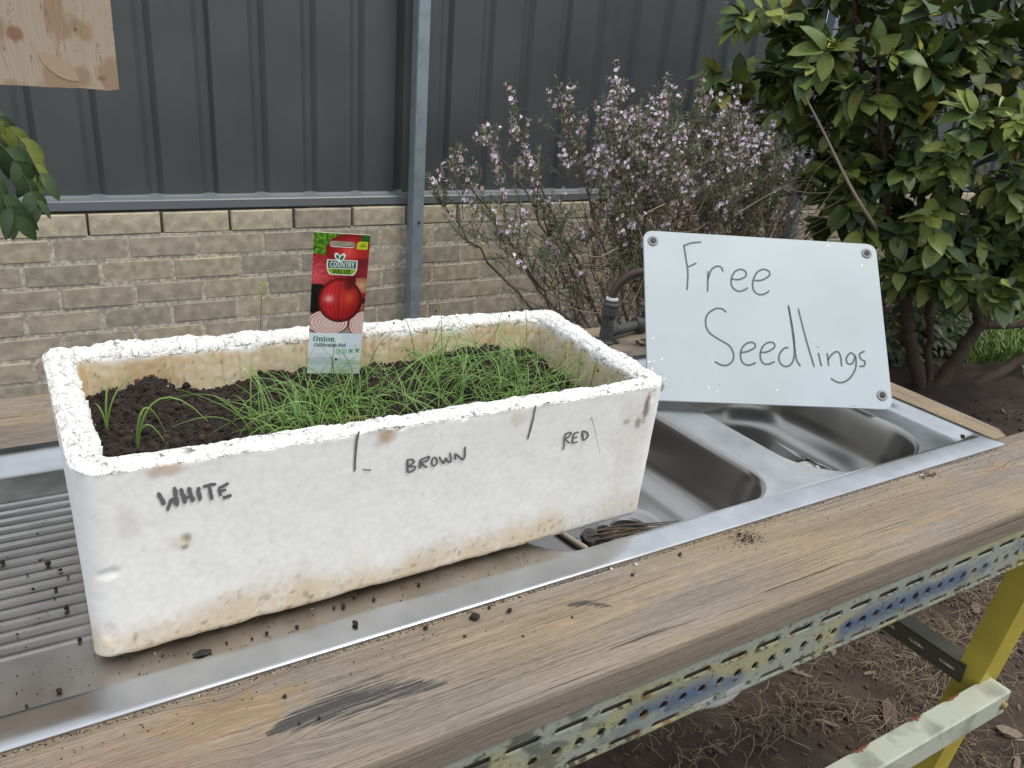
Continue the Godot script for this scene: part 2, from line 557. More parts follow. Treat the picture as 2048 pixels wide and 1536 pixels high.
	var leaf_tex := ImageTexture.create_from_image(Image.create_from_data(64, 128, false, Image.FORMAT_RGB8, lt))
	m = mat("leaf_stuff", Color.WHITE, 0.46, 0.0, true)
	m.albedo_texture = leaf_tex
	m.backlight = Color(0.36, 0.36, 0.36)
	m = mat("needle", Color.WHITE, 0.65, 0.0, true)
	m = mat("petal", Color.WHITE, 0.7, 0.0, true)
	m.backlight = Color(0.3, 0.3, 0.3)
	m = mat("grass", Color.WHITE, 0.5, 0.0, true)
	m.backlight = Color(0.35, 0.35, 0.35)
	m = mat("dry", Color.WHITE, 0.9, 0.0, true)
	m = mat("bark", lin(0.115, 0.082, 0.06), 0.95)
	grain(m, mottle, 9.0, rough, 0.25)
	m = mat("pale_twig", lin(0.30, 0.25, 0.20), 0.95)
	m = mat("twig", lin(0.13, 0.095, 0.068), 0.95)
	m = mat("rosemary_wood", lin(0.17, 0.125, 0.092), 0.95)
	var greens := [Vector3(0.115, 0.175, 0.050), Vector3(0.165, 0.215, 0.055), Vector3(0.085, 0.145, 0.060), Vector3(0.29, 0.335, 0.085), Vector3(0.40, 0.47, 0.10), Vector3(0.52, 0.46, 0.10), Vector3(0.140, 0.190, 0.045), Vector3(0.205, 0.250, 0.062), Vector3(0.100, 0.155, 0.080)]
	for k in greens.size():
		var g: Vector3 = greens[k]
		m = mat("leaf_%d" % k, lin(g.x, g.y, g.z), 0.46 if k < 3 else 0.5)
		m.metallic_specular = 0.35
		m.backlight = Color(0.36, 0.36, 0.36)
		m.albedo_texture = leaf_tex
	m = mat("curry_leaf", lin(0.06, 0.11, 0.04), 0.42)
	m.albedo_texture = leaf_tex
	m.backlight = Color(0.22, 0.22, 0.22)
	m = mat("curry_leaf_young", lin(0.20, 0.24, 0.045), 0.45)
	m.albedo_texture = leaf_tex
	m.backlight = Color(0.25, 0.25, 0.25)
	m = mat("yellow_paint", lin(0.52, 0.42, 0.06), 0.45)
	grain(m, soft, 3.0)
	m = mat("zinc", Color.WHITE, 0.55, 0.15)
	m.albedo_texture = zinc_tex()
	m = mat("pale_zinc", lin(0.50, 0.53, 0.44), 0.5, 0.2)
	grain(m, smudge, 3.0)
	m = mat("dark_zinc", lin(0.09, 0.085, 0.06), 0.55, 0.3)
	m = mat("rust", lin(0.17, 0.06, 0.03), 0.9)
	m = mat("bolt", lin(0.40, 0.33, 0.16), 0.4, 0.7)
	m = mat("pvc", lin(0.62, 0.61, 0.57), 0.5)
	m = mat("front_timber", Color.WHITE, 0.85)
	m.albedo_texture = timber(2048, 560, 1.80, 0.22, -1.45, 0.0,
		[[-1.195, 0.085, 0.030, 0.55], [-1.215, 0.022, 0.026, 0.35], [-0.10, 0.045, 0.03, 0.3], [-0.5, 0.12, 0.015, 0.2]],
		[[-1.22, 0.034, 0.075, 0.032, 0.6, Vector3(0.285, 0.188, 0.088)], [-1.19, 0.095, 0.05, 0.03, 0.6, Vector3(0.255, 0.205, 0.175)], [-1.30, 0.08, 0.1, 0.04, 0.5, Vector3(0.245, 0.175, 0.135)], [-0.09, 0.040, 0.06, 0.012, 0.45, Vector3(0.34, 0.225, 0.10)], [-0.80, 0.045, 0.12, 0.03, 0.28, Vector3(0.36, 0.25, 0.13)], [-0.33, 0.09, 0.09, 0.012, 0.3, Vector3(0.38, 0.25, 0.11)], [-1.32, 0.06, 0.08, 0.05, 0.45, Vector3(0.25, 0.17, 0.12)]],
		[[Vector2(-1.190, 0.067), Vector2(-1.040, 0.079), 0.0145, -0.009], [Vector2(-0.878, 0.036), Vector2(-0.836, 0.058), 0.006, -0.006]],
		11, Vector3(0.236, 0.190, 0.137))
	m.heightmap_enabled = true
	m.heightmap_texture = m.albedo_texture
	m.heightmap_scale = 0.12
	m = mat("timber", Color.WHITE, 0.87)
	m.albedo_texture = timber(1024, 192, 1.80, 0.22, 0.0, 0.0, [[0.5, 0.05, 0.022, 0.5], [1.3, 0.15, 0.026, 0.5]], [[0.9, 0.07, 0.3, 0.05, 0.4, Vector3(0.33, 0.23, 0.12)]], [], 23, Vector3(0.245, 0.195, 0.140))
	m = mat("dark_backing", lin(0.07, 0.055, 0.04), 0.95)
	m = mat("ply_edge", lin(0.30, 0.24, 0.17), 0.9)
	m = mat("ply_face", Color.WHITE, 0.85)
	m.albedo_texture = ply_tex()
	m = mat("sign_panel", lin(0.455, 0.515, 0.538), 0.3)
	grain(m, noise_tex(FastNoiseLite.TYPE_SIMPLEX_SMOOTH, 0.01, 65, 256, 0.93, 1.0, 5), 2.6)
	m = mat("scratch", lin(0.9, 0.93, 0.93), 0.4)
	m = mat("scuff", lin(0.28, 0.33, 0.34), 0.5)
	m = mat("grommet", lin(0.24, 0.24, 0.245), 0.5)
	m = mat("grommet_core", lin(0.02, 0.02, 0.022), 0.5)
	m = mat("tap_copper", lin(0.075, 0.052, 0.045), 0.5, 0.4)
	m = mat("tap_grey", lin(0.105, 0.11, 0.105), 0.6, 0.3)
	grain(m, mottle, 20.0, rough, 0.06)
	m = mat("tap_brass", lin(0.17, 0.14, 0.10), 0.5, 0.5)
	m = mat("thread_tape", lin(0.72, 0.72, 0.68), 0.8)
	m = mat("packet_print", Color.WHITE, 0.35)
	m.albedo_texture = packet_tex()
	m = mat("print_white", lin(0.85, 0.86, 0.84), 0.4)
	m = mat("print_green", lin(0.015, 0.17, 0.09), 0.4)
	m = mat("print_dark", lin(0.02, 0.06, 0.05), 0.4)
	m = mat("paper_back", lin(0.75, 0.75, 0.72), 0.6)
	m = mat("black_rubber", lin(0.015, 0.015, 0.016), 0.6)
	m = mat("stick", lin(0.10, 0.075, 0.055), 0.9)
	m = mat("pale_stick", lin(0.38, 0.34, 0.28), 0.9)
	m = mat("chip", lin(0.30, 0.235, 0.17), 0.92)
	grain(m, mottle, 14.0)
	m = mat("chip_dark", lin(0.12, 0.085, 0.06), 0.92)
	m = mat("pebble", lin(0.33, 0.30, 0.27), 0.9)
	m = mat("blossom", lin(0.55, 0.38, 0.32), 0.6)
	m = mat("crumb", lin(0.028, 0.02, 0.016), 0.97)
	m = mat("ply_patch", lin(0.38, 0.275, 0.185), 0.88)

func zinc_tex() -> ImageTexture:      # 2.2 m by 0.08 m of passivated zinc, blotched blue and yellow, dirty and rusty round its slots
	var w := 2048; var h := 96
	var b := PackedByteArray()
	b.resize(w * h * 3)
	var p := 0.0522
	for j in h:
		var y := -0.12 + 0.08 * (j + 0.5) / h
		for i in w:
			var x := -1.75 + 2.2 * (i + 0.5) / w
			var a := nf.get_noise_2d(x * 6.0 + 3.0, y * 22.0)
			var d := nf.get_noise_2d(x * 5.2 + 31.0, y * 9.0) + 0.35 * nf.get_noise_2d(x * 17.0, y * 40.0)
			var e := nz.get_noise_2d(x * 90.0, y * 120.0)
			var yel := sm(0.0, 0.5, a)
			var blu := sm(-0.12, 0.42, d) * exp(-pow((y + 0.083) / 0.017, 2.0)) * 1.0
			var r := lerpf(lerpf(0.40, 0.46, yel), 0.13, blu)
			var g := lerpf(lerpf(0.44, 0.45, yel), 0.185, blu)
			var bl := lerpf(lerpf(0.37, 0.27, yel), 0.285, blu)
			var near := 1.0
			for q in [[-0.671, -0.057, 0.0145, p], [-0.6524, -0.1056, 0.0145, p], [-0.68505, -0.0825, 0.0, p / 2.0]]:
				var dx: float = fposmod(x - q[0] + q[3] / 2.0, q[3]) - q[3] / 2.0
				near = minf(near, Vector2(maxf(absf(dx) - q[2], 0.0), y - q[1]).length() - 0.0042)
			var halo := 1.0 - sm(0.0006, 0.0055, near)
			var dirt := sm(0.02, 0.30, nz.get_noise_2d(x * 70.0 + 70.0, y * 110.0)) * (0.05 + 0.95 * halo) * sm(-0.3, 0.3, nf.get_noise_2d(x * 11.0, y * 14.0)) * 0.85
			dirt = maxf(dirt, sm(0.42, 0.5, nz.get_noise_2d(x * 60.0 + 170.0, y * 90.0)) * 0.6)
			var rusty := sm(0.12, 0.4, nz.get_noise_2d(x * 26.0 + 270.0, y * 60.0)) * halo * sm(0.0, 0.4, nf.get_noise_2d(x * 9.0 + 50.0, 2.0)) * 0.8
			dirt = maxf(dirt, 0.9 * sm(-0.75, -1.1, x) * sm(0.0, 0.3, nz.get_noise_2d(x * 18.0, y * 30.0)))
			var l := 0.80 + 0.10 * e
			r = lerpf(lerpf(r, 0.045, dirt), 0.26, rusty) * l
			g = lerpf(lerpf(g, 0.045, dirt), 0.13, rusty) * l
			bl = lerpf(lerpf(bl, 0.04, dirt), 0.05, rusty) * l
			enc(b, ((h - 1 - j) * w + i) * 3, r, g, bl)
	return ImageTexture.create_from_image(Image.create_from_data(w, h, false, Image.FORMAT_RGB8, b))

func ply_tex() -> ImageTexture:      # 0.2 m square, vertical grain; u from the left, v downwards; 1 = the visible lower right corner
	var n := 384
	var b := PackedByteArray()
	b.resize(n * n * 3)
	for j in n:
		for i in n:
			var x := 0.2 * i / n; var y := 0.2 * j / n
			var g := x + 0.008 * nf.get_noise_2d(x * 12.0, y * 7.0)
			var fine := nz.get_noise_2d(g * 700.0, y * 14.0)
			var crack := (1.0 - sm(0.0, 0.06, absf(nf.get_noise_2d(g * 190.0, y * 6.0 + 9.0)))) * sm(0.0, 0.3, nf.get_noise_2d(g * 60.0 + 5.0, y * 12.0))
			var fig := nf.get_noise_2d(x * 19.0 + 2.6, y * 15.0 + 4.0) + 0.25 * nf.get_noise_2d(x * 70.0, y * 30.0)
			var brown := sm(0.05, 0.4, fig) * 0.7 + (1.0 - sm(0.0, 0.035, absf(fig - 0.14))) * 0.5 + 0.25 * fine
			var l := 1.0 + 0.3 * fine - 0.8 * crack
			var r := lerpf(0.39, 0.27, brown) * l
			var gg := lerpf(0.315, 0.172, brown) * l
			var bl := lerpf(0.235, 0.092, brown) * l
			var kd := Vector2((x - 0.093) / 0.010, (y - 0.142) / 0.010).length() + 0.25 * fine
			var k := (1.0 - sm(0.6, 1.1, kd)) * 0.85
			r = lerpf(r, 0.22, k); gg = lerpf(gg, 0.10, k); bl = lerpf(bl, 0.05, k)
			var k2 := (1.0 - sm(0.5, 1.1, Vector2((x - 0.181) / 0.006, (y - 0.187) / 0.004).length())) * 0.8
			r = lerpf(r, 0.2, k2); gg = lerpf(gg, 0.11, k2); bl = lerpf(bl, 0.06, k2)
			enc(b, (j * n + i) * 3, r, gg, bl)
	return ImageTexture.create_from_image(Image.create_from_data(n, n, false, Image.FORMAT_RGB8, b))

# ---------------------------------------------------------------- ground
func bed_edge(x: float) -> float: return -1.06 - 0.13 * (x - 2.9) + 0.06 * sin(x * 5.0)
func lawnish(x: float, z: float) -> float:
	var d := Vector2((x - 4.3) / 1.15, (z + 1.75) / 0.60).length() + 0.25 * nf.get_noise_2d(x * 3.0, z * 3.0)
	return 1.0 - sm(0.85, 1.1, d)
func ground_y(x: float, z: float) -> float:
	var y := 0.03 * nz.get_noise_2d(x * 1.3, z * 1.3)
	if x > -1.5 and x < 3.2 and z > -2.6 and z < 1.0:
		y += 0.012 * nz.get_noise_2d(x * 14.0, z * 14.0) + 0.006 * nz.get_noise_2d(x * 45.0, z * 45.0)
	return y
func ground() -> void:
	var xs := [-60.0, -25.0, -10.0, -5.0]
	var zs := [-60.0, -25.0, -10.0, -4.0]
	var x := -3.0
	while x < 5.6:
		xs.append(x)
		x += 0.018 if x > -0.75 and x < 1.7 else 0.05
	xs.append_array([7.0, 10.0, 25.0, 60.0])
	var z := -2.8
	while z < 1.6:
		zs.append(z)
		z += 0.018 if z > -1.1 and z < 0.35 else 0.05
	zs.append_array([3.0, 6.0, 12.0, 25.0, 60.0])
	var m := M.new()
	for zz in zs:
		for xx in xs:
			var k := 0.5 + 0.8 * nz.get_noise_2d(xx * 9.0, zz * 9.0)
			var f := 0.5 + 0.9 * nf.get_noise_2d(xx * 60.0, zz * 60.0)
			var col := Color(0.036, 0.025, 0.019).lerp(Color(0.085, 0.060, 0.044), clampf(k * 0.6 + f * 0.35, 0, 1))
			col = col.lerp(Color(0.045, 0.07, 0.018), lawnish(xx, zz) * 0.8)
			m.p(Vector3(xx, ground_y(xx, zz), zz), col)
	var w := xs.size()
	for j in zs.size() - 1:
		for i in w - 1:
			var a := j * w + i
			m.qi(a, a + w, a + w + 1, a + 1)
	var o := top("ground", m, mats.soil, "", "", Vector3.ZERO)
	o.set_meta("kind", "structure")
	# lawn
	var xf := []; var cols := []
	for i in 9000:
		var gx := rnd(2.4, 5.4); var gz := rnd(-2.45, -1.0)
		if rng.randf() > lawnish(gx, gz): continue
		var s := rnd(0.7, 1.5)
		xf.append(Transform3D(Basis(Vector3.UP, rnd(0, TAU)).rotated(Vector3(rnd(-1, 1), 0, rnd(-1, 1)).normalized(), rnd(0, 0.35)).scaled(Vector3.ONE * s), Vector3(gx, ground_y(gx, gz) - 0.004, gz)))
		cols.append(Color(0.10, 0.19, 0.03).lerp(Color(0.22, 0.33, 0.07), rng.randf()))
	var tuft := M.new()
	for k in 4:
		var a := TAU * k / 4.0 + 0.3
		var d := Vector3(cos(a), 0, sin(a))
		var side := Vector3(-d.z, 0, d.x) * 0.0028
		var b := d * 0.008
		var p1 := b + d * 0.010 + Vector3(0, 0.035, 0)
		var p2 := b + d * 0.032 + Vector3(0, 0.055, 0)
		tuft.quad(b - side, b + side, p1 + side * 0.8, p1 - side * 0.8)
		tuft.out([p1 - side * 0.8, p1 + side * 0.8, p2], Vector3(0, -1, 0))
	var lawn := swarm(self, "lawn_grass", tuft.mesh(), mats.grass, xf, cols)
	tag(lawn, "green lawn grass beyond the trunks of the lemon tree", "grass")

# ---------------------------------------------------------------- brick wall and fence
const WZ := -2.558
func brick_wall() -> void:
	var t := thing("brick_wall", "low pale concrete brick wall under the dark steel fence", "wall", Vector3(1.4, 0, WZ))
	var m := M.new()
	var y1 := 0.746 - 0.082
	box(m, Vector3(2.2, y1 / 2.0 - 0.1, WZ - 0.0615), Vector3(10.4, y1 + 0.2, 0.12), 0.001)
	part(t, "mortar", m, mats.mortar)
	m = M.new()
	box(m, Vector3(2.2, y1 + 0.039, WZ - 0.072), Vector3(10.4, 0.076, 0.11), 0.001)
	part(t, "mortar", m, mats.open_joint_shade)  # recessed slab, coloured dark for the shade in the open top joints
	var shapes := []
	for k in 6:
		var q := M.new()
		var hx := 0.1145; var hy := 0.0375; var f := 0.0042
		var fr := []; var ba := []
		for c in [[-1, -1], [1, -1], [1, 1], [-1, 1]]:
			fr.append(Vector3(c[0] * (hx - f * rnd(0.6, 1.6)), c[1] * (hy - f * rnd(0.5, 1.3)), rnd(-0.0012, 0.0012)))
			ba.append(Vector3(c[0] * hx + rnd(-0.0012, 0.0012), c[1] * hy + rnd(-0.0012, 0.0012), -rnd(0.0025, 0.005)))
		var fm := []; var bm := []      # a middle point on each edge
		for i in 4:
			fm.append((fr[i] + fr[(i + 1) % 4]) / 2.0 + Vector3(rnd(-0.001, 0.001), rnd(-0.001, 0.001), 0.0006))
			bm.append((ba[i] + ba[(i + 1) % 4]) / 2.0 + Vector3(rnd(-0.001, 0.001), rnd(-0.0012, 0.0012), 0))
		var ring := []; var rim := []
		for i in 4:
			ring.append(fr[i]); ring.append(fm[i]); rim.append(ba[i]); rim.append(bm[i])
		var ce := Vector3(0, 0, -0.03)
		for i in 8:
			var j := (i + 1) % 8
			q.out([ring[i], ring[j], Vector3(0, 0, 0.001)], ce)
			q.out([rim[i], rim[j], ring[j], ring[i]], ce)
			q.out([rim[i], rim[j], rim[j] + Vector3(0, 0, -0.05), rim[i] + Vector3(0, 0, -0.05)], ce)
		shapes.append(q.mesh())
	for r in 9:
		var off: float = [-1.109, -1.230, -1.085, -1.222, -1.101, -1.235, -1.095, -1.218, -1.11][r]
		for i in range(-4, 25):
			var b := MeshInstance3D.new()
			b.name = "brick"
			b.mesh = shapes[rng.randi() % 6]
			var k := rng.randi() % 5
			b.material_override = null
			b.set_surface_override_material(0, mats["brick_%d" % (5 if r == 0 and rng.randf() < 0.75 else k)])  # top course mostly takes the palest brick: its stronger light is in the colour
			var cx := off + 0.12 + i * 0.24 + rnd(-0.002, 0.002)
			b.position = Vector3(cx, 0.746 - 0.043 - r * 0.086 + rnd(-0.0015, 0.0015), WZ + rnd(-0.0012, 0.002)) - t.position
			b.rotation = Vector3(0, 0, rnd(-0.006, 0.006))
			t.add_child(b, true)

func fence() -> void:
	var t := thing("steel_fence", "dark grey ribbed steel sheet fence standing on the brick wall", "fence", Vector3(1.4, H - 0.1, WZ))
	var posts := [-2.30, 0.10, 2.44, 4.78, 7.12]
	for b in 4:
		var xa: float = posts[b] + 0.05
		var xb: float = posts[b + 1] - 0.054
		var ra: float = posts[b] + 0.001
		var rb: float = posts[b + 1] - 0.001
		# bottom rail: sloping ledge, face, dark underside
		for lvl in 2:
			var m := M.new()
			var y: float = [-0.100, 1.74][lvl]
			var prof := [Vector2(-0.075, 0.051), Vector2(-0.070, 0.051), Vector2(-0.012, 0.034), Vector2(-0.009, 0.030), Vector2(-0.009, 0.002), Vector2(-0.013, 0.0), Vector2(-0.075, 0.0)]
			for i in prof.size():
				var p0: Vector2 = prof[i]; var p1: Vector2 = prof[(i + 1) % prof.size()]
				m.out([V(ra, y + p0.y, WZ + p0.x), V(rb, y + p0.y, WZ + p0.x), V(rb, y + p1.y, WZ + p1.x), V(ra, y + p1.y, WZ + p1.x)], V((xa + xb) / 2, y + 0.02, WZ - 0.04))
			part(t, "rail", m, mats.rail_steel)
		# sheets
		var x0: float = -0.905 - 0.19 * 12
		while x0 < xb:
			var m := M.new()
			var n := 4
			var pts := []
			for g in n:
				var gx: float = x0 + g * 0.19
				var lap := 0.006 if g == 1 else 0.0
				pts.append_array([[gx, 0.0], [gx + 0.019, -0.017], [gx + 0.041 + lap, -0.017], [gx + 0.060, 0.0]])
			pts.append([x0 + n * 0.19, 0.0])
			var any := false
			for i in pts.size() - 1:
				var a: float = clampf(pts[i][0], xa, xb); var d: float = clampf(pts[i + 1][0], xa, xb)
				if d - a < 1e-4: continue
				any = true
				m.quad(V(a, -0.052, WZ - 0.045 + pts[i][1]), V(d, -0.052, WZ - 0.045 + pts[i + 1][1]), V(d, 1.75, WZ - 0.045 + pts[i + 1][1]), V(a, 1.75, WZ - 0.045 + pts[i][1]))
			if any: part(t, "sheet", m, mats.fence_steel)
			x0 += n * 0.19
	for px in posts:
		var m := M.new()
		box(m, V(px + 0.018, 0.45, WZ + 0.052), Vector3(0.048, 2.68, 0.004), 0.001)
		box(m, V(px - 0.006, 0.45, WZ + 0.025), Vector3(0.004, 2.68, 0.050), 0.001)
		box(m, V(px + 0.040, 0.45, WZ + 0.025), Vector3(0.004, 2.68, 0.049), 0.001)
		var o := part(t, "post", m, mats.post_steel)
		m = M.new()
		box(m, V(px - 0.022, 0.87, WZ - 0.003), Vector3(0.030, 1.84, 0.004), 0.001)
		box(m, V(px + 0.0, 0.87, WZ - 0.066), Vector3(0.13, 1.84, 0.003), 0.001)
		part(o, "sheet_channel", m, mats.fence_steel)
		m = M.new()
		lathe(m, V(px + 0.022, -0.165, WZ + 0.054), Basis(Vector3.RIGHT, PI / 2), [[0.0, 0.006], [0.005, 0.005], [0.007, 0.0]], 10)
		part(o, "bolt", m, mats.dark_zinc)

# ---------------------------------------------------------------- leaves
func leaf_mesh(len: float, wid: float, fold: float, droop: float, twist := 0.0, seg := 5, wave := 0.0) -> ArrayMesh:   # lies along +z, up is +y, base at the origin
	var m := M.new()
	for i in seg + 1:
		var t := float(i) / seg
		var w := wid * 0.5 * pow(sin(PI * pow(t, 0.8)), 0.75) + 0.0006
		var y := -droop * len * t * t
		var tw := twist * t
		var wv := wave * wid * sin(t * 9.0)
		var mid := Vector3(0, y, len * t)
		m.p(mid + Vector3(-w * cos(tw), w * fold - w * sin(tw) + wv, 0), Color.WHITE, Vector2(0.02, t))
		m.p(mid, Color.WHITE, Vector2(0.5, t))
		m.p(mid + Vector3(w * cos(tw), w * fold + w * sin(tw) - wv * 0.6, 0), Color.WHITE, Vector2(0.98, t))
	for i in seg:
		var a := i * 3
		m.qi(a, a + 3, a + 4, a + 1)
		m.qi(a + 1, a + 4, a + 5, a + 2)
	return m.mesh()

func facing(dir: Vector3, up := Vector3.UP) -> Basis:     # +z along dir
	var z := dir.normalized()
	if absf(z.dot(up)) > 0.98: up = Vector3(0.9, 0.1, 0.4)
	var x := up.cross(z).normalized()
	return Basis(x, z.cross(x), z)

func lemon_tree() -> void:
	var base := Vector3(2.45, 0, -1.5)
	var t := thing("lemon_tree", "leafy lemon tree with several brown stems growing right of the sink", "tree", base)
	var limbs := [
		[[V(2.42, -0.88, -1.52), V(2.34, -0.78, -1.5), V(2.20, -0.60, -1.5), V(2.08, -0.44, -1.48), V(1.92, -0.22, -1.48), V(1.78, -0.02, -1.5), V(1.72, 0.25, -1.5), V(1.80, 0.6, -1.52)], 0.036, 0.016],
		[[V(2.45, -0.88, -1.5), V(2.42, -0.78, -1.5), V(2.36, -0.56, -1.52), V(2.28, -0.32, -1.52), V(2.26, 0.05, -1.5), V(2.18, 0.45, -1.5), V(2.15, 0.85, -1.5)], 0.020, 0.010],
		[[V(2.47, -0.9, -1.5), V(2.54, -0.84, -1.5), V(2.64, -0.72, -1.5), V(2.76, -0.56, -1.5), V(2.84, -0.46, -1.5), V(2.94, -0.30, -1.47), V(3.0, 0.1, -1.42), V(2.95, 0.6, -1.4)], 0.040, 0.018],
		[[V(2.76, -0.57, -1.5), V(2.68, -0.48, -1.5), V(2.54, -0.38, -1.5), V(2.42, -0.22, -1.46), V(2.34, 0.1, -1.40), V(2.3, 0.5, -1.32)], 0.027, 0.012],
		[[V(2.78, -0.56, -1.5), V(2.92, -0.57, -1.49), V(3.14, -0.57, -1.47), V(3.4, -0.42, -1.42), V(3.6, 0.1, -1.4)], 0.026, 0.013],
		[[V(2.50, -0.9, -1.48), V(2.75, -0.88, -1.46), V(2.98, -0.82, -1.44), V(3.25, -0.72, -1.42), V(3.55, -0.55, -1.4), V(3.8, -0.1, -1.4)], 0.034, 0.018],
		[[V(1.78, -0.02, -1.5), V(1.62, 0.2, -1.45), V(1.46, 0.42, -1.42), V(1.38, 0.6, -1.42)], 0.014, 0.006],
		[[V(1.75, 0.1, -1.5), V(1.68, 0.35, -1.6), V(1.56, 0.65, -1.66), V(1.5, 0.85, -1.68)], 0.012, 0.006],
		[[V(2.42, -0.22, -1.46), V(2.2, 0.05, -1.25), V(2.0, 0.25, -1.02), V(1.85, 0.45, -0.95)], 0.012, 0.005],
	]
	for l in limbs:
		var pts := curve(l[0], 5)
		for i in pts.size(): pts[i] += Vector3(nf.get_noise_1d(i * 0.7 + l[1] * 900.0), 0, nf.get_noise_1d(i * 0.7 + 50.0)) * 0.012
		var m := M.new()
		tube(m, pts, [l[1], l[2]], 9)
		part(t, "trunk" if l[1] > 0.03 else "branch", m, mats.bark)
	# crown: twigs reach from the limbs to points spread through three overlapping volumes, leaves stand along their outer halves
	var vols := [[V(1.58, 0.52, -1.62), Vector3(0.34, 0.46, 0.34), 62], [V(1.72, 0.12, -1.56), Vector3(0.28, 0.24, 0.30), 26], [V(2.02, 0.50, -1.42), Vector3(0.66, 0.56, 0.62), 100], [V(2.25, 0.95, -1.45), Vector3(0.9, 0.5, 0.7), 60], [V(2.55, 0.38, -1.2), Vector3(0.75, 0.52, 0.6), 70], [V(2.10, 0.02, -1.30), Vector3(0.46, 0.28, 0.42), 40], [V(2.5, -0.05, -1.15), Vector3(0.45, 0.28, 0.35), 30], [V(2.25, -0.15, -1.15), Vector3(0.50, 0.20, 0.30), 46], [V(1.85, -0.08, -1.35), Vector3(0.26, 0.18, 0.25), 20], [V(3.2, 0.4, -1.4), Vector3(0.7, 0.7, 0.7), 36]]
	var tips := []
	for vol in vols:
		var k := 0
		while k < vol[2]:
			var d := Vector3(rnd(-1, 1), rnd(-1, 1), rnd(-1, 1))
			if d.length() > 1.0 or d.length() < 0.45: continue
			tips.append(vol[0] + d * vol[1])
			k += 1
	# sprigs that stand out on the side of the fence
	for q in [V(1.05, 0.70, -1.75), V(1.10, 0.73, -1.74), V(0.99, 0.50, -1.83), V(1.04, 0.45, -1.80), V(1.15, 0.50, -1.86), V(1.12, 0.46, -1.80), V(1.18, 0.42, -1.82), V(1.22, 0.72, -1.84), V(1.28, 0.75, -1.80), V(1.27, 0.34, -1.74), V(1.24, 0.56, -1.78), V(1.33, 0.50, -1.86), V(1.30, 0.46, -1.78), V(1.40, 0.70, -1.84), V(1.44, 0.74, -1.78), V(1.50, 0.42, -1.72), V(1.52, 0.30, -1.70), V(1.58, 0.12, -1.62), V(1.62, 0.20, -1.58), V(1.55, 0.62, -1.7), V(1.6, 0.8, -1.7), V(1.70, 0.0, -1.5), V(1.92, -0.08, -1.4), V(2.02, -0.10, -1.32), V(1.45, 0.55, -1.75), V(1.8, 0.1, -1.3), V(2.1, 0.0, -1.2), V(2.25, 0.06, -1.1)]: tips.append(q)
	var fresh := [V(1.51, 0.31, -1.14), V(1.50, 0.24, -1.13), V(1.59, 0.44, -1.01), V(1.62, 0.36, -0.98), V(1.37, 0.62, -1.34)]
	tips.append_array(fresh)
	var spine := []
	for l in limbs:
		for q in curve(l[0], 5).slice(12): spine.append(q)
	var tw := M.new()
	var leaves := []
	var gap := func(p: Vector3) -> float:
		var best := 9.0
		for q in spine: best = minf(best, q.distance_squared_to(p))
		return best
	var order := []
	for tip in tips: order.append([gap.call(tip), tip])
	order.sort_custom(func(a, b): return a[0] < b[0])
	for pair in order:
		var tip: Vector3 = pair[1]
		var from: Vector3 = spine[0]
		for q in spine:
			if q.distance_to(tip) < from.distance_to(tip): from = q
		var d: Vector3 = tip - from
		var mid: Vector3 = from + d * 0.55 + Vector3(rnd(-0.05, 0.05), -0.02 + d.length() * 0.1, rnd(-0.05, 0.05))
		var pts := curve([from, mid, tip], 4)
		tube(tw, pts, [0.0025 + 0.004 * d.length(), 0.0016], 5, Color.WHITE)
		if d.length() > 0.12:
			spine.append(pts[4])
			spine.append(pts[6])
		var n := rng.randi_range(9, 15)
		var young: bool = rng.randf() < 0.10 or fresh.has(tip)
		for i in n:
			var f := 1.0 - 0.20 * pow(float(i) / n, 1.2) / maxf(d.length(), 0.2)
			if f < 0.25: f = rnd(0.3, 1.0)
			var at: Vector3 = pts[clampi(int(f * (pts.size() - 1)), 0, pts.size() - 2)].lerp(pts[clampi(int(f * (pts.size() - 1)) + 1, 0, pts.size() - 1)], fposmod(f * (pts.size() - 1), 1.0))
			var ang := i * 2.4 + rnd(-0.4, 0.4)
			var ax: Vector3 = (d.normalized() + Vector3(0, 0.15, 0)).normalized()
			var side: Vector3 = facing(ax) * Vector3(cos(ang), sin(ang), 0)
			var dir: Vector3 = (ax * rnd(0.2, 0.9) + side + Vector3(0, rnd(-0.35, 0.15), 0) + (tip - V(2.2, 0.4, -1.5)).normalized() * 0.35).normalized()
			var upv := (Vector3(0, 1, 0.25) + ax * 0.4 + Vector3(rnd(-0.5, 0.5), 0, rnd(-0.5, 0.5))).normalized()
			var s := lerpf(0.45, 1.15, pow(rng.randf(), 0.7)) * (0.55 if young and i < 5 else 1.0)
			var kind: int = 4 if young and i < 5 else (5 if rng.randf() < 0.012 else (3 if rng.randf() < 0.17 else [0, 1, 2, 6, 7, 8][rng.randi() % 6]))
			leaves.append([Transform3D(facing(dir, upv).scaled(Vector3.ONE * s), at + side * 0.004), kind])
	part(t, "twigs", tw, mats.twig, true)
	tw = M.new()
	tube(tw, curve([V(1.62, -0.02, -1.42), V(1.44, 0.06, -1.36), V(1.33, 0.17, -1.385), V(1.26, 0.33, -1.48), V(1.20, 0.47, -1.57)], 5), [0.008, 0.0035], 7)
	part(t, "branch", tw, mats.pale_twig)
	var eye := V(-1.308, 0.512, 0.57)
	leaves.sort_custom(func(a, b): return a[0].origin.distance_squared_to(eye) < b[0].origin.distance_squared_to(eye))
	var shapes := []
	for k in 5: shapes.append(leaf_mesh(0.102 + 0.005 * k, 0.054 + 0.004 * (k % 3), 0.08 + 0.07 * k, 0.05 + 0.07 * ((k * 2) % 5), rnd(-0.4, 0.4), 6, 0.05))
	var xf := [[], [], []]; var cols := [[], [], []]
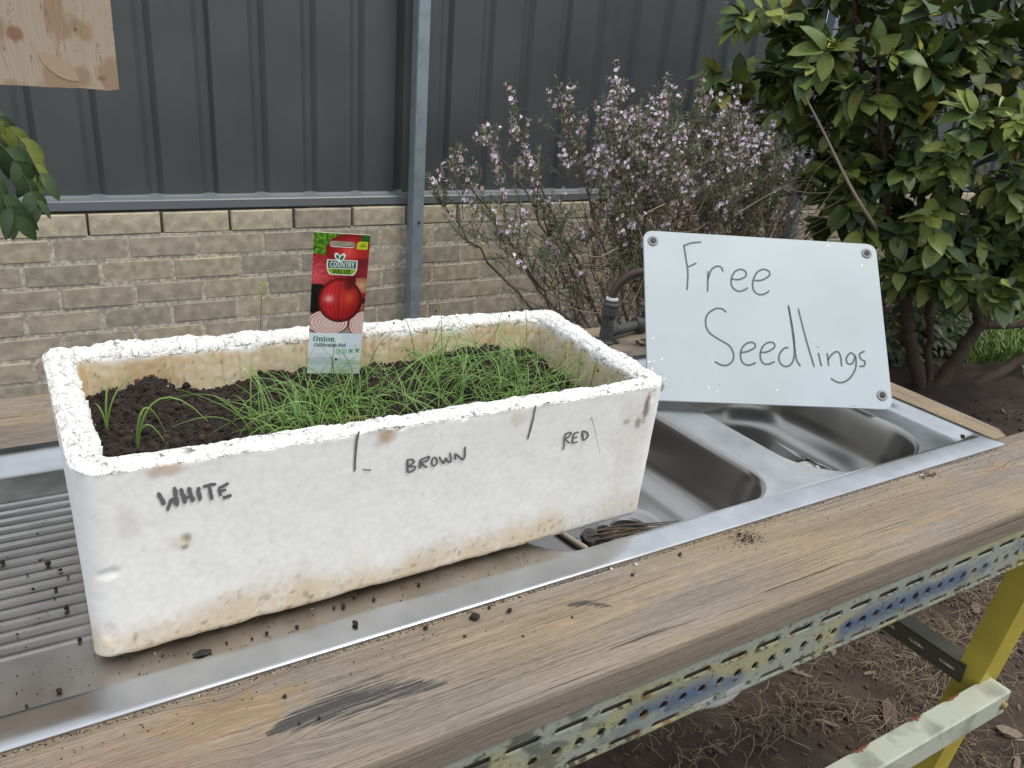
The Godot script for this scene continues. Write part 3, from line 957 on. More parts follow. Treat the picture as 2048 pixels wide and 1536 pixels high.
	var green := [Color(0.115, 0.175, 0.050), Color(0.165, 0.215, 0.055), Color(0.085, 0.145, 0.060), Color(0.29, 0.335, 0.085), Color(0.40, 0.47, 0.10), Color(0.52, 0.46, 0.10), Color(0.140, 0.190, 0.045), Color(0.205, 0.250, 0.062), Color(0.100, 0.155, 0.080)]
	for i in leaves.size():
		var l = leaves[i]
		if i < 290:
			var o := MeshInstance3D.new()
			o.name = "leaf"
			o.mesh = shapes[i % 5]
			o.set_surface_override_material(0, mats["leaf_%d" % l[1]])
			o.transform = l[0]
			o.position -= base
			t.add_child(o, true)
		else:
			xf[i % 3].append(l[0])
			cols[i % 3].append(green[l[1]] * rnd(0.8, 1.15))
	for k in 3: swarm(t, "foliage", shapes[k].duplicate(), mats.leaf_stuff, xf[k], cols[k])
	# blossom clusters
	for q in [V(1.98, 0.16, -1.0), V(1.9, 0.36, -0.92), V(2.2, 0.1, -0.95), V(1.72, 0.42, -1.1)]:
		var m := M.new()
		for i in 9:
			var c: Vector3 = q + Vector3(rnd(-1, 1), rnd(-1, 1), rnd(-1, 1)) * 0.012
			lathe(m, c, facing(Vector3(rnd(-1, 1), rnd(-0.3, 1), rnd(-1, 1))), [[0.0, -0.006], [0.004, -0.003], [0.0046, 0.001], [0.003, 0.005], [0.0, 0.007]], 6)
		part(t, "blossom", m, mats.blossom)

func shrubs() -> void:      # leafy plants along the wall beyond the lemon tree
	var k := 0
	for s in [[Vector3(2.85, 0.22, -2.0), Vector3(0.62, 0.44, 0.34), 1500, "broad dark leafed shrub low behind the lemon stems, next to the sign"], [Vector3(3.75, 0.26, -2.15), Vector3(0.5, 0.5, 0.30), 1100, "yellow green shrub against the wall behind the forked lemon stem"], [Vector3(4.7, 0.28, -2.25), Vector3(0.65, 0.55, 0.3), 900, "tall leafy shrub against the wall farthest to the right"]]:
		var t := thing("garden_shrub", s[3], "shrub", Vector3(s[0].x, 0, s[0].z), "")
		var stems := M.new()
		var xf := []; var cols := []
		for i in 16:
			var tip: Vector3 = s[0] + Vector3(rnd(-1, 1), rnd(0.2, 1), rnd(-1, 1)) * s[1] * 0.8
			tube(stems, curve([Vector3(s[0].x + rnd(-0.1, 0.1), 0, s[0].z), (Vector3(s[0].x, 0, s[0].z) + tip) / 2.0 + Vector3(rnd(-0.05, 0.05), 0.05, 0), tip], 4), [0.006, 0.002], 5)
		for i in s[2]:
			var d := Vector3(rnd(-1, 1), rnd(-1, 1), rnd(-1, 1))
			if d.length() > 1.0: d = d.normalized() * rnd(0.7, 1.0)
			var at: Vector3 = s[0] + d * s[1]
			xf.append(Transform3D(facing(d + Vector3(rnd(-1, 1), rnd(-0.6, 0.5), rnd(-0.3, 1)), Vector3(0, 1, 0.4)).scaled(Vector3.ONE * rnd(0.6, 1.3)), at))
			cols.append(Color(0.055, 0.095, 0.035).lerp(Color(0.15, 0.19, 0.05), rng.randf() * (0.9 if k == 1 else 0.5)) * rnd(0.8, 1.1))
		part(t, "stem", stems, mats.twig)
		swarm(t, "foliage", leaf_mesh(0.075, 0.034 if k != 1 else 0.02, 0.2, 0.2, 0.2, 3), mats.leaf_stuff, xf, cols)
		k += 1

func rosemary() -> void:
	var base := V(0.80, -H, -1.75)
	var t := thing("rosemary_bush", "straggly rosemary bush in pale lilac flower behind the sign", "shrub", base)
	var tips := [V(-0.17, 0.07, -1.72), V(-0.10, 0.15, -1.70), V(0.03, 0.24, -1.72), V(0.08, 0.32, -1.72), V(0.02, -0.03, -1.66), V(0.14, 0.14, -1.66), V(0.25, 0.36, -1.72), V(0.38, 0.32, -1.62), V(0.50, 0.40, -1.76), V(0.63, 0.38, -1.66), V(0.74, 0.35, -1.80), V(0.87, 0.39, -1.76), V(1.0, 0.34, -1.70), V(1.13, 0.29, -1.76), V(1.23, 0.22, -1.70), V(1.31, 0.14, -1.70), V(1.33, -0.07, -1.66), V(0.34, 0.12, -1.56), V(0.55, 0.18, -1.50), V(0.80, 0.15, -1.48), V(1.06, 0.14, -1.52), V(0.18, -0.15, -1.62), V(0.42, 0.02, -1.52), V(0.70, 0.23, -1.60), V(0.92, 0.24, -1.58), V(1.18, 0.07, -1.58), V(0.58, 0.27, -1.7)]
	var bare := M.new()
	var nx := []; var nc := []; var fx := []; var fc := []
	var idx := 0
	for tip in tips:
		var out_: Vector3 = tip - base
		var low: Vector3 = base + Vector3(out_.x * 0.45, out_.y * 0.48, out_.z * 0.6) + Vector3(rnd(-0.05, 0.05), rnd(-0.08, 0.02), rnd(-0.04, 0.08))
		var pts := curve([base + Vector3(rnd(-0.05, 0.05), 0, rnd(-0.05, 0.05)), low, base + out_ * 0.78 + Vector3(rnd(-0.03, 0.03), 0.0, rnd(-0.03, 0.03)), tip], 6)
		for i in range(1, pts.size() - 1): pts[i] += Vector3(nf.get_noise_2d(i * 0.9, idx * 7.0), nf.get_noise_2d(i * 0.9, idx * 7.0 + 99.0), 0) * 0.018
		var m := M.new()
		tube(m, pts, [0.0078, 0.0018], 6)
		part(t, "branch", m, mats.rosemary_wood)
		idx += 1
		var sparse: bool = tip.x < 0.2
		for k in (15 if sparse else 34):
			var f := rnd(0.42, 1.0) if not sparse else rnd(0.5, 1.0)
			if k < 2: f = 1.0
			var at: Vector3 = pts[clampi(int(f * (pts.size() - 1)), 0, pts.size() - 1)]
			var dir: Vector3 = (out_.normalized() * 0.5 + Vector3(rnd(-1, 1), rnd(-0.1, 1.1), rnd(-1, 1)) * 0.75).normalized()
			if k < 2: dir = (out_.normalized() + Vector3(0, 0.7, 0) + Vector3(rnd(-0.3, 0.3), 0, rnd(-0.3, 0.3))).normalized()
			var len := rnd(0.05, 0.17) * (0.65 if k < 2 or sparse else 1.0)
			var twp := curve([at, at + dir * len * 0.5 + Vector3(rnd(-0.01, 0.01), -0.006, rnd(-0.01, 0.01)), at + dir * len + Vector3(0, 0.02, 0)], 3)
			tube(bare, twp, [0.0019, 0.001], 4, Color(0.17, 0.125, 0.092) * rnd(0.8, 1.5))
			var leafy := f > 0.55 or rng.randf() < 0.25
			if not leafy: continue
			var yg := rng.randf()
			for q in int(len / 0.0026):
				var s := rnd(0.25, 1.0)
				var pp: Vector3 = twp[clampi(int(s * (twp.size() - 1)), 0, twp.size() - 1)].lerp(twp[-1], rnd(0, 0.25))
				var nd: Vector3 = (dir * 0.8 + Vector3(rnd(-1, 1), rnd(-1, 1), rnd(-1, 1))).normalized()
				nx.append(Transform3D(facing(nd).scaled(Vector3.ONE * rnd(0.7, 1.25)), pp))
				nc.append(Color(0.12, 0.148, 0.080).lerp(Color(0.27, 0.29, 0.14), yg * rng.randf()) * rnd(0.75, 1.25))
			var bloom := rng.randf() < (0.80 if tip.y > H + 0.15 else 0.3)
			if bloom and f > 0.55:
				for q in rng.randi_range(3, 9):
					var pp: Vector3 = twp[-1].lerp(twp[twp.size() / 2], rng.randf()) + Vector3(rnd(-1, 1), rnd(-0.4, 1), rnd(-1, 1)) * 0.012
					fx.append(Transform3D(facing(Vector3(rnd(-1, 1), rnd(-0.3, 0.8), rnd(-0.4, 1.2)) + dir * 0.4).scaled(Vector3.ONE * rnd(0.6, 1.05)), pp))
					fc.append(Color(0.58, 0.45, 0.58).lerp(Color(0.82, 0.70, 0.78), rng.randf()) if rng.randf() < 0.86 else Color(0.52, 0.34, 0.28))
	# leafy sprigs that fill the middle of the bush
	var fill := [[V(0.80, 0.17, -1.66), Vector3(0.46, 0.20, 0.22), 240], [V(1.02, 0.09, -1.64), Vector3(0.34, 0.22, 0.2), 130], [V(0.45, 0.20, -1.66), Vector3(0.22, 0.13, 0.14), 60], [V(0.10, -0.02, -1.66), Vector3(0.24, 0.09, 0.10), 34], [V(-0.05, 0.08, -1.68), Vector3(0.12, 0.12, 0.06), 18], [V(0.05, 0.20, -1.68), Vector3(0.09, 0.10, 0.06), 12], [V(0.16, -0.12, -1.62), Vector3(0.16, 0.07, 0.08), 40], [V(0.5, -0.2, -1.6), Vector3(0.30, 0.2, 0.16), 70]]
	for vol in fill:
		for i in vol[2]:
			var d0 := Vector3(rnd(-1, 1), rnd(-1, 1), rnd(-1, 1))
			if d0.length() > 1.0: d0 = d0.normalized() * rnd(0.6, 1.0)
			var a0: Vector3 = vol[0] + d0 * vol[1]
			var dir: Vector3 = (Vector3((a0.x - base.x) * 0.7, 0.8, 0.1) + Vector3(rnd(-1, 1), rnd(-0.4, 0.5), rnd(-1, 1)) * 0.6).normalized()
			var l0 := rnd(0.05, 0.12)
			tube(bare, curve([a0, a0 + dir * l0 * 0.5 + Vector3(rnd(-0.008, 0.008), 0, rnd(-0.008, 0.008)), a0 + dir * l0], 3), [0.0017, 0.0008], 4, Color(0.16, 0.12, 0.085) * rnd(0.7, 1.4))
			var yg := rng.randf()
			for q in 24:
				var f := rnd(0.1, 1.0)
				nx.append(Transform3D(facing((dir * 0.7 + Vector3(rnd(-1, 1), rnd(-1, 1), rnd(-1, 1))).normalized()).scaled(Vector3.ONE * rnd(0.7, 1.3)), a0 + dir * l0 * f))
				nc.append(Color(0.12, 0.148, 0.080).lerp(Color(0.27, 0.29, 0.14), yg * rng.randf()) * rnd(0.75, 1.25))
			if rng.randf() < (0.55 if vol[0].y > H + 0.06 else 0.28):
				for q in rng.randi_range(4, 10):
					fx.append(Transform3D(facing(Vector3(rnd(-1, 1), rnd(-0.3, 0.8), rnd(-0.4, 1.2))).scaled(Vector3.ONE * rnd(0.55, 1.0)), a0 + dir * l0 * rnd(0.45, 1.1) + Vector3(rnd(-1, 1), rnd(-1, 1), rnd(-1, 1)) * 0.011))
					fc.append(Color(0.58, 0.45, 0.58).lerp(Color(0.82, 0.70, 0.78), rng.randf()) if rng.randf() < 0.84 else Color(0.52, 0.34, 0.28))
	# dense bare twigs low down
	for i in 1300:
		var a := base + Vector3(rnd(-0.52, 0.50), rnd(0.22, 0.98), rnd(-0.16, 0.30))
		if a.x < base.x - 0.30 and a.y > H - 0.02: continue
		var d := Vector3((a.x - base.x) * 0.9 + rnd(-0.5, 0.5), rnd(-0.25, 0.9), rnd(-0.5, 0.5)).normalized() * rnd(0.06, 0.24)
		tube(bare, curve([a, a + d * 0.5 + Vector3(rnd(-0.02, 0.02), rnd(-0.02, 0.02), rnd(-0.02, 0.02)), a + d], 3), [rnd(0.0014, 0.003), 0.0009], 4, Color(0.15, 0.105, 0.078).lerp(Color(0.34, 0.26, 0.19), pow(rng.randf(), 2.0)))
		if rng.randf() < 0.22:
			for q in 9:
				nx.append(Transform3D(facing(d + Vector3(rnd(-1, 1), rnd(-1, 1), rnd(-1, 1)) * 0.2).scaled(Vector3.ONE * rnd(0.7, 1.1)), a + d * rnd(0.5, 1.0)))
				nc.append(Color(0.055, 0.07, 0.04) * rnd(0.7, 1.2))
	part(t, "twigs", bare, mats.dry, true)
	var nd := M.new()
	var w := 0.0016
	nd.out([Vector3(0, 0.0008, 0), Vector3(-w, 0, 0.011), Vector3(0, -0.001, 0.022), Vector3(0, 0.0012, 0.011)], Vector3(0, -0.05, 0.01))
	nd.out([Vector3(0, 0.0008, 0), Vector3(w, 0, 0.011), Vector3(0, -0.001, 0.022), Vector3(0, 0.0012, 0.011)], Vector3(0, -0.05, 0.01))
	swarm(t, "needles", nd.mesh(), mats.needle, nx, nc)
	var fl := M.new()
	for k in 5:
		var a := TAU * k / 5.0 + 0.3
		var d := Vector3(cos(a), sin(a), 0)
		var s := Vector3(-d.y, d.x, 0)
		var l := 0.0085 if k != 3 else 0.011
		fl.out([Vector3(0, 0, 0), d * l * 0.6 + s * 0.0032 + Vector3(0, 0, 0.004), d * l + Vector3(0, 0, 0.003), d * l * 0.6 - s * 0.0032 + Vector3(0, 0, 0.004)], Vector3(0, 0, -0.05))
	for k in 3:
		var a := TAU * k / 3.0
		fl.out([Vector3(cos(a), sin(a), 0) * 0.0018 + Vector3(0, 0, -0.006), Vector3(cos(a + 2.1), sin(a + 2.1), 0) * 0.0018 + Vector3(0, 0, -0.006), Vector3(0, 0, 0.003)], Vector3(0, 0, -0.002))
	swarm(t, "flowers", fl.mesh(), mats.petal, fx, fc)

func curry_tree() -> void:
	var t := thing("curry_leaf_tree", "curry leaf tree reaching in at the left edge with drooping rows of leaflets", "tree", V(-1.80, -H, -1.1))
	var m := M.new()
	tube(m, curve([V(-1.80, -H, -1.1), V(-1.78, -0.2, -1.08), V(-1.70, 0.3, -1.05), V(-1.58, 0.52, -1.02)], 5), [0.024, 0.012], 8)
	part(t, "trunk", m, mats.bark)
	var shape := leaf_mesh(0.050, 0.021, 0.22, 0.22, 0.25, 5)
	var leaves := [
		[V(-1.56, 0.46, -1.02), V(-1.38, 0.40, -1.0), V(-1.305, 0.345, -0.99), V(-1.272, 0.275, -0.98), 1],
		[V(-1.58, 0.44, -1.0), V(-1.41, 0.385, -0.97), V(-1.315, 0.315, -0.96), V(-1.282, 0.235, -0.95), 0],
		[V(-1.58, 0.42, -1.0), V(-1.42, 0.36, -0.95), V(-1.345, 0.29, -0.94), V(-1.315, 0.215, -0.93), 0],
		[V(-1.58, 0.50, -1.02), V(-1.46, 0.475, -1.0), V(-1.37, 0.45, -1.0), V(-1.335, 0.415, -0.99), 1],
		[V(-1.60, 0.42, -1.05), V(-1.46, 0.345, -1.03), V(-1.385, 0.285, -1.02), V(-1.345, 0.225, -1.01), 0],
	]
	for l in leaves:
		var pts := curve(l.slice(0, 4), 4)
		m = M.new()
		tube(m, pts, [0.0018, 0.0008], 5)
		part(t, "stalk", m, mats.curry_leaf)
		for i in range(3, pts.size()):
			var d: Vector3 = (pts[i] - pts[i - 1]).normalized()
			for s in [-1, 1]:
				var side: Vector3 = Vector3(d.y, -d.x, 0.0).normalized() * s
				var dir: Vector3 = (side * rnd(0.3, 0.8) + d * 0.5 + Vector3(0, -0.75, 0.25 * s + rnd(-0.25, 0.25))).normalized()
				var o := MeshInstance3D.new()
				o.name = "leaf"
				o.mesh = shape
				o.set_surface_override_material(0, mats.curry_leaf_young if (l[4] == 1 and i > 6 and rng.randf() < 0.65) or (i > 11 and rng.randf() < 0.35) else mats.curry_leaf)
				o.transform = Transform3D(facing(dir, Vector3(rnd(-0.7, 0.7), 0.6, 1)).scaled(Vector3.ONE * rnd(0.75, 1.1)), pts[i] - t.position)
				t.add_child(o, true)

# ---------------------------------------------------------------- the bench
func plank_x(m: M, x0: float, x1: float, prof: Array, useg := 24) -> void:      # profile of (z, y, v) run along x; u in 1.8 m of timber from x = -1.45
	for i in prof.size() - 1:
		var a = prof[i]; var b = prof[i + 1]
		var base := m.v.size()
		for k in useg + 1:
			var x := lerpf(x0, x1, float(k) / useg)
			m.p(V(x, a[1], a[0]), Color.WHITE, Vector2((x + 1.45) / 1.8, a[2] / 0.22))
			m.p(V(x, b[1], b[0]), Color.WHITE, Vector2((x + 1.45) / 1.8, b[2] / 0.22))
		for k in useg:
			m.qi(base + 2 * k, base + 2 * k + 1, base + 2 * k + 3, base + 2 * k + 2)
	for x in [x0, x1]:
		var ce := m.p(V(x, (prof[0][1] + prof[-1][1]) / 2, (prof[0][0] + prof[-1][0]) / 2), Color.WHITE, Vector2(0.3, 0.3))
		var ring := []
		for q in prof: ring.append(m.p(V(x, q[1], q[0]), Color.WHITE, Vector2(0.3 + q[1] * 0.2, q[2] / 0.22)))
		for k in ring.size() - 1:
			if x == x1: m.t(ce, ring[k], ring[k + 1])
			else: m.t(ce, ring[k + 1], ring[k])

func hole_plate(m: M, r: Rect2, hole: PackedVector2Array, z: float, th: float) -> void:      # front face at z, holes go th deep
	var ce := Vector2.ZERO
	for q in hole: ce += q / hole.size()
	var rect := PackedVector2Array([r.position, r.position + Vector2(r.size.x, 0), r.end, r.position + Vector2(0, r.size.y)])
	var pr := annulus(ce, hole, rect)
	var uvof := func(q: Vector2) -> Vector2: return Vector2((q.x + 1.75) / 2.2, 1.0 - (q.y + 0.12) / 0.08)
	for i in pr.size():
		var a = pr[i]; var b = pr[(i + 1) % pr.size()]
		for side in 2:
			var zz := z if side == 0 else z - th
			var k := [m.p(V(a[0].x, a[0].y, zz), Color.WHITE, uvof.call(a[0])), m.p(V(a[1].x, a[1].y, zz), Color.WHITE, uvof.call(a[1])), m.p(V(b[1].x, b[1].y, zz), Color.WHITE, uvof.call(b[1])), m.p(V(b[0].x, b[0].y, zz), Color.WHITE, uvof.call(b[0]))]
			if side == 0: m.qi(k[0], k[1], k[2], k[3])
			else: m.qi(k[3], k[2], k[1], k[0])
		var w := [m.p(V(a[0].x, a[0].y, z), Color.WHITE, uvof.call(a[0])), m.p(V(b[0].x, b[0].y, z), Color.WHITE, uvof.call(b[0])), m.p(V(b[0].x, b[0].y, z - th), Color.WHITE, uvof.call(b[0])), m.p(V(a[0].x, a[0].y, z - th), Color.WHITE, uvof.call(a[0]))]
		m.qi(w[0], w[1], w[2], w[3])

func stadium(cx: float, cy: float, half: float, r: float, n := 5) -> PackedVector2Array:
	var o := PackedVector2Array()
	for s in [1, -1]:
		for k in n + 1:
			var a: float = -PI / 2 + PI * k / n + (0.0 if s > 0 else PI)
			o.append(Vector2(cx + s * half + r * cos(a), cy + r * sin(a)))
	return o

func bench() -> void:
	var t := thing("potting_bench", "weathered timber and slotted steel bench that holds the sink", "bench", V(-0.75, -H, -0.3))
	# front plank: weathered top, rounded arris, darker face
	var m := M.new()
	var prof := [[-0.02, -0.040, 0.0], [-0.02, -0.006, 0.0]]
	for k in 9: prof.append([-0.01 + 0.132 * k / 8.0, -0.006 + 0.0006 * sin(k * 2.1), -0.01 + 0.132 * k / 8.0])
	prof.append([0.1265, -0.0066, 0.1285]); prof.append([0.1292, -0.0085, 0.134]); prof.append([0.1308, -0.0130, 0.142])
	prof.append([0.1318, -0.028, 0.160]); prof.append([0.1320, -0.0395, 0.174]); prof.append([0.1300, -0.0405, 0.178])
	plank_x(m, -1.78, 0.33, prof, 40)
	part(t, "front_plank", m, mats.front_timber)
	m = M.new()
	plank_x(m, -1.78, -0.003, [[-0.712, -0.040, 0.0], [-0.714, -0.010, 0.05], [-0.710, -0.006, 0.056], [-0.62, -0.006, 0.13], [-0.525, -0.006, 0.21], [-0.525, -0.040, 0.22]])
	part(t, "rear_plank", m, mats.timber)
	# end strip along z, its near end chipped
	m = M.new()
	var pts := [Vector2(0.0, -0.022), Vector2(0.040, -0.022), Vector2(0.058, -0.045), Vector2(0.066, -0.20), Vector2(0.074, -0.45), Vector2(0.078, -0.714), Vector2(0.0, -0.714)]
	var topi := []
	for q in pts: topi.append(m.p(V(q.x, -0.006, q.y), Color.WHITE, Vector2((q.y + 0.9) / 1.1, (q.x + 0.05) / 0.22)))
	for k in range(1, pts.size() - 1): m.t(topi[0], topi[k], topi[k + 1])
	for k in pts.size():
		var a: Vector2 = pts[k]; var b: Vector2 = pts[(k + 1) % pts.size()]
		var w := [m.p(V(a.x, -0.006, a.y), Color.WHITE, Vector2((a.y + 0.9) / 1.1, 0.4)), m.p(V(b.x, -0.006, b.y), Color.WHITE, Vector2((b.y + 0.9) / 1.1, 0.4)), m.p(V(b.x, -0.040, b.y), Color.WHITE, Vector2((b.y + 0.9) / 1.1, 0.7)), m.p(V(a.x, -0.040, a.y), Color.WHITE, Vector2((a.y + 0.9) / 1.1, 0.7))]
		m.qi(w[3], w[2], w[1], w[0])
	part(t, "end_strip", m, mats.timber)
	# slotted front beam
	m = M.new()
	var zf := 0.1305
	var p := 0.0522
	for k in range(-21, 21):
		var c := -0.671 + p * k
		hole_plate(m, Rect2(c - p / 2, -0.0700, p, 0.0290), stadium(c, -0.0570, 0.0150, 0.0044), zf, 0.0028)
		for s in 2:
			hole_plate(m, Rect2(c - 0.00105 - p / 2 + s * p / 2, -0.0950, p / 2, 0.025), stadium(c - 0.00105 - p / 4 + s * p / 2, -0.0825, 0.0001, 0.0055, 7), zf, 0.0028)
		hole_plate(m, Rect2(c + 0.0186 - p / 2, -0.1120, p, 0.0170), stadium(c + 0.0186, -0.1052, 0.0150, 0.0042), zf, 0.0028)
	var xa := -1.76; var xb := 0.40
	m.quad(V(xa, -0.1120, zf), V(xa, -0.1145, zf - 0.003), V(xb, -0.1145, zf - 0.003), V(xb, -0.1120, zf))
	m.quad(V(xa, -0.0412, zf), V(xb, -0.0412, zf), V(xb, -0.0412, zf - 0.04), V(xa, -0.0412, zf - 0.04))
	var beam := part(t, "slotted_beam", m, mats.zinc)
	m = M.new()
	box(m, V(-0.70, -0.074, 0.098), Vector3(2.1, 0.062, 0.055), 0.003)
	part(t, "added_backing", m, mats.dark_backing)  # unseen backing, added behind the beam so that its holes look dark
	# legs: folded yellow angle, leaning in towards the foot
	for l in [[-0.006, 1, 1], [-1.70, 1, -1], [-0.006, -1, 1], [-1.70, -1, -1]]:
		m = M.new()
		var lx: float = l[0]
		var zt: float = 0.1235 if l[1] > 0 else -0.70
		var zb: float = 0.0425 if l[1] > 0 else -0.64
		var sg: float = -l[1]
		var yt := -0.0440
		for f in [[Vector3(0, 0, 0), Vector3(0.063, 0, 0), Vector3(0, 0, sg * 0.003)], [Vector3(0, 0, sg * 0.003), Vector3(0, 0, sg * 0.042), Vector3(0.003, 0, 0)]]:
			var a: Vector3 = f[0]; var b: Vector3 = f[1]; var n: Vector3 = f[2]
			var up := V(lx, yt, zt); var dn := V(lx, -H - 0.03, zb)
			var mid := (up + dn) / 2.0 + (a + b + n) / 2.0
			m.out([up + a, up + b, dn + b, dn + a], mid)
			m.out([up + a + n, up + b + n, dn + b + n, dn + a + n], mid)
			m.out([up + a, up + a + n, dn + a + n, dn + a], mid)
			m.out([up + b, up + b + n, dn + b + n, dn + b], mid)
		part(t, "leg", m, mats.yellow_paint)
	# brace along the front legs, an angle with a flange on top
	m = M.new()
	var bz := 0.122
	box(m, V(-0.845, -0.4455, bz - 0.0015), Vector3(1.755, 0.045, 0.003), 0.001)
	box(m, V(-0.845, -0.4225, bz - 0.0205), Vector3(1.755, 0.003, 0.038), 0.001)
	var br := part(t, "brace", m, mats.pale_zinc)
	for q in 9:
		m = M.new()
		var xx := -0.05 - 0.11 * q - rnd(0, 0.05)
		var ww := rnd(0.015, 0.06)
		var lo := []; var hi := []
		for k in 13:
			var e := sin(PI * k / 12.0)
			lo.append(V(xx - ww * k / 12.0, -0.4204, bz - 0.0388))
			hi.append(V(xx - ww * k / 12.0, -0.4204, bz - 0.0386 + e * (0.002 + 0.004 * absf(nf.get_noise_2d(k * 31.0, q * 17.0)) + rnd(0, 0.003))))
		for k in 12: m.quad(lo[k], hi[k], hi[k + 1], lo[k + 1])
		part(br, "rust_patch", m, mats.rust)
	m = M.new()
	lathe(m, V(0.018, -0.445, bz), Basis(Vector3.RIGHT, PI / 2), [[0.0, 0.007], [0.005, 0.007], [0.0065, 0.0055], [0.0065, 0.0015], [0.0105, 0.0015], [0.0105, 0.0]], 6)
	part(br, "bolt", m, mats.bolt)
	# side rail from the front leg to the rear leg, slotted
	for sx in [-0.009, -1.703]:
		m = M.new()
		for k in 11:
			var c := 0.030 - 0.06 * k
			var pr := annulus(Vector2(c, -0.421), stadium(c, -0.421, 0.012, 0.0038), PackedVector2Array([Vector2(c - 0.03, -0.438), Vector2(c + 0.03, -0.438), Vector2(c + 0.03, -0.404), Vector2(c - 0.03, -0.404)]))
			for i in pr.size():
				var a = pr[i]; var b = pr[(i + 1) % pr.size()]
				m.quad(V(sx, a[0].y, a[0].x), V(sx, a[1].y, a[1].x), V(sx, b[1].y, b[1].x), V(sx, b[0].y, b[0].x))
				m.quad(V(sx - 0.0025, b[0].y, b[0].x), V(sx - 0.0025, b[1].y, b[1].x), V(sx - 0.0025, a[1].y, a[1].x), V(sx - 0.0025, a[0].y, a[0].x))
		box(m, V(sx + 0.017, -0.4025, -0.27), Vector3(0.038, 0.0028, 0.66), 0.0008)
		part(t, "side_rail", m, mats.dark_zinc)
	m = M.new()
	box(m, V(-0.74, -0.112, -0.60), Vector3(2.0, 0.085, 0.003), 0.001)
	part(t, "rear_beam", m, mats.pale_zinc)

func plywood() -> void:
	var t := thing("plywood_board", "weathered plywood board hanging at the top left above the bench", "board", V(-1.55, -0.006, -0.63))
	var m := M.new()
	var x0 := -2.0; var x1 := -1.178; var y0 := 0.432; var y1 := 0.98; var z := -0.62; var th := 0.013
	var poly := []      # lower edge slightly ragged
	var n := 60
	for k in n + 1:
		var x := lerpf(x0, x1, float(k) / n)
		poly.append([V(x, y0 + 0.0008 * nf.get_noise_1d(x * 300.0) - 0.002 * sm(-1.22, -1.19, x) + 0.003 * sm(-1.182, -1.177, x), z), V(x, y1, z)])
	var uvf := func(q: Vector3) -> Vector2: return Vector2((q.x + 1.378) / 0.2, (0.632 + H - q.y) / 0.2)
	for k in n:
		var q := [poly[k][0], poly[k + 1][0], poly[k + 1][1], poly[k][1]]
		var id := []
		for e in q: id.append(m.p(e, Color.WHITE, uvf.call(e)))
		m.qi(id[0], id[1], id[2], id[3])
	part(t, "face", m, mats.ply_face)
	m = M.new()
	var back := Vector3(0, 0, -th)
	for k in n:
		m.quad(poly[k][0] + back, poly[k + 1][0] + back, poly[k + 1][0], poly[k][0])
		m.quad(poly[k][1] + back, poly[k + 1][1] + back, poly[k + 1][0] + back, poly[k][0] + back)
	m.quad(poly[n][0], poly[n][0] + back, poly[n][1] + back, poly[n][1])
	m.quad(poly[0][0] + back, poly[0][0], poly[0][1], poly[0][1] + back)
	m.quad(poly[0][1], poly[n][1], poly[n][1] + back, poly[0][1] + back)
	part(t, "edge_plies", m, mats.ply_edge)
	# boat-shaped repair patch let into the veneer
	m = M.new()
	var ce := V(-1.2425, 0.4555, z + 0.0006)
	var ring := []
	for k in 22:
		var a := TAU * k / 22.0
		var r := Vector2(0.0245 * cos(a), 0.0098 * signf(sin(a)) * pow(absf(sin(a)), 1.35))
		r = r.rotated(-0.62)
		ring.append(m.p(ce + Vector3(r.x, r.y, 0)))
	var c0 := m.p(ce)
	for k in 22: m.t(c0, ring[k], ring[(k + 1) % 22])
	part(t, "patch", m, mats.ply_patch)
	m = M.new()
	box(m, V(-1.75, 0.47, z - th - 0.024), Vector3(0.045, 0.95, 0.045), 0.003)
	part(t, "post", m, mats.timber)

# ---------------------------------------------------------------- the sink
func loop3(l: PackedVector2Array, y: float) -> PackedVector3Array:
	var o := PackedVector3Array()
	for q in l: o.append(V(q.x, y, q.y))
	return o

func strips(m: M, rows: Array) -> void:      # closed loops with equal counts, shared vertices
	var n: int = rows[0].size()
	var base := m.v.size()
	for r in rows:
		for q in r: m.p(q)
	for j in rows.size() - 1:
		for k in n:
			var k2 := (k + 1) % n
			m.qi(base + j * n + k, base + j * n + k2, base + (j + 1) * n + k2, base + (j + 1) * n + k)

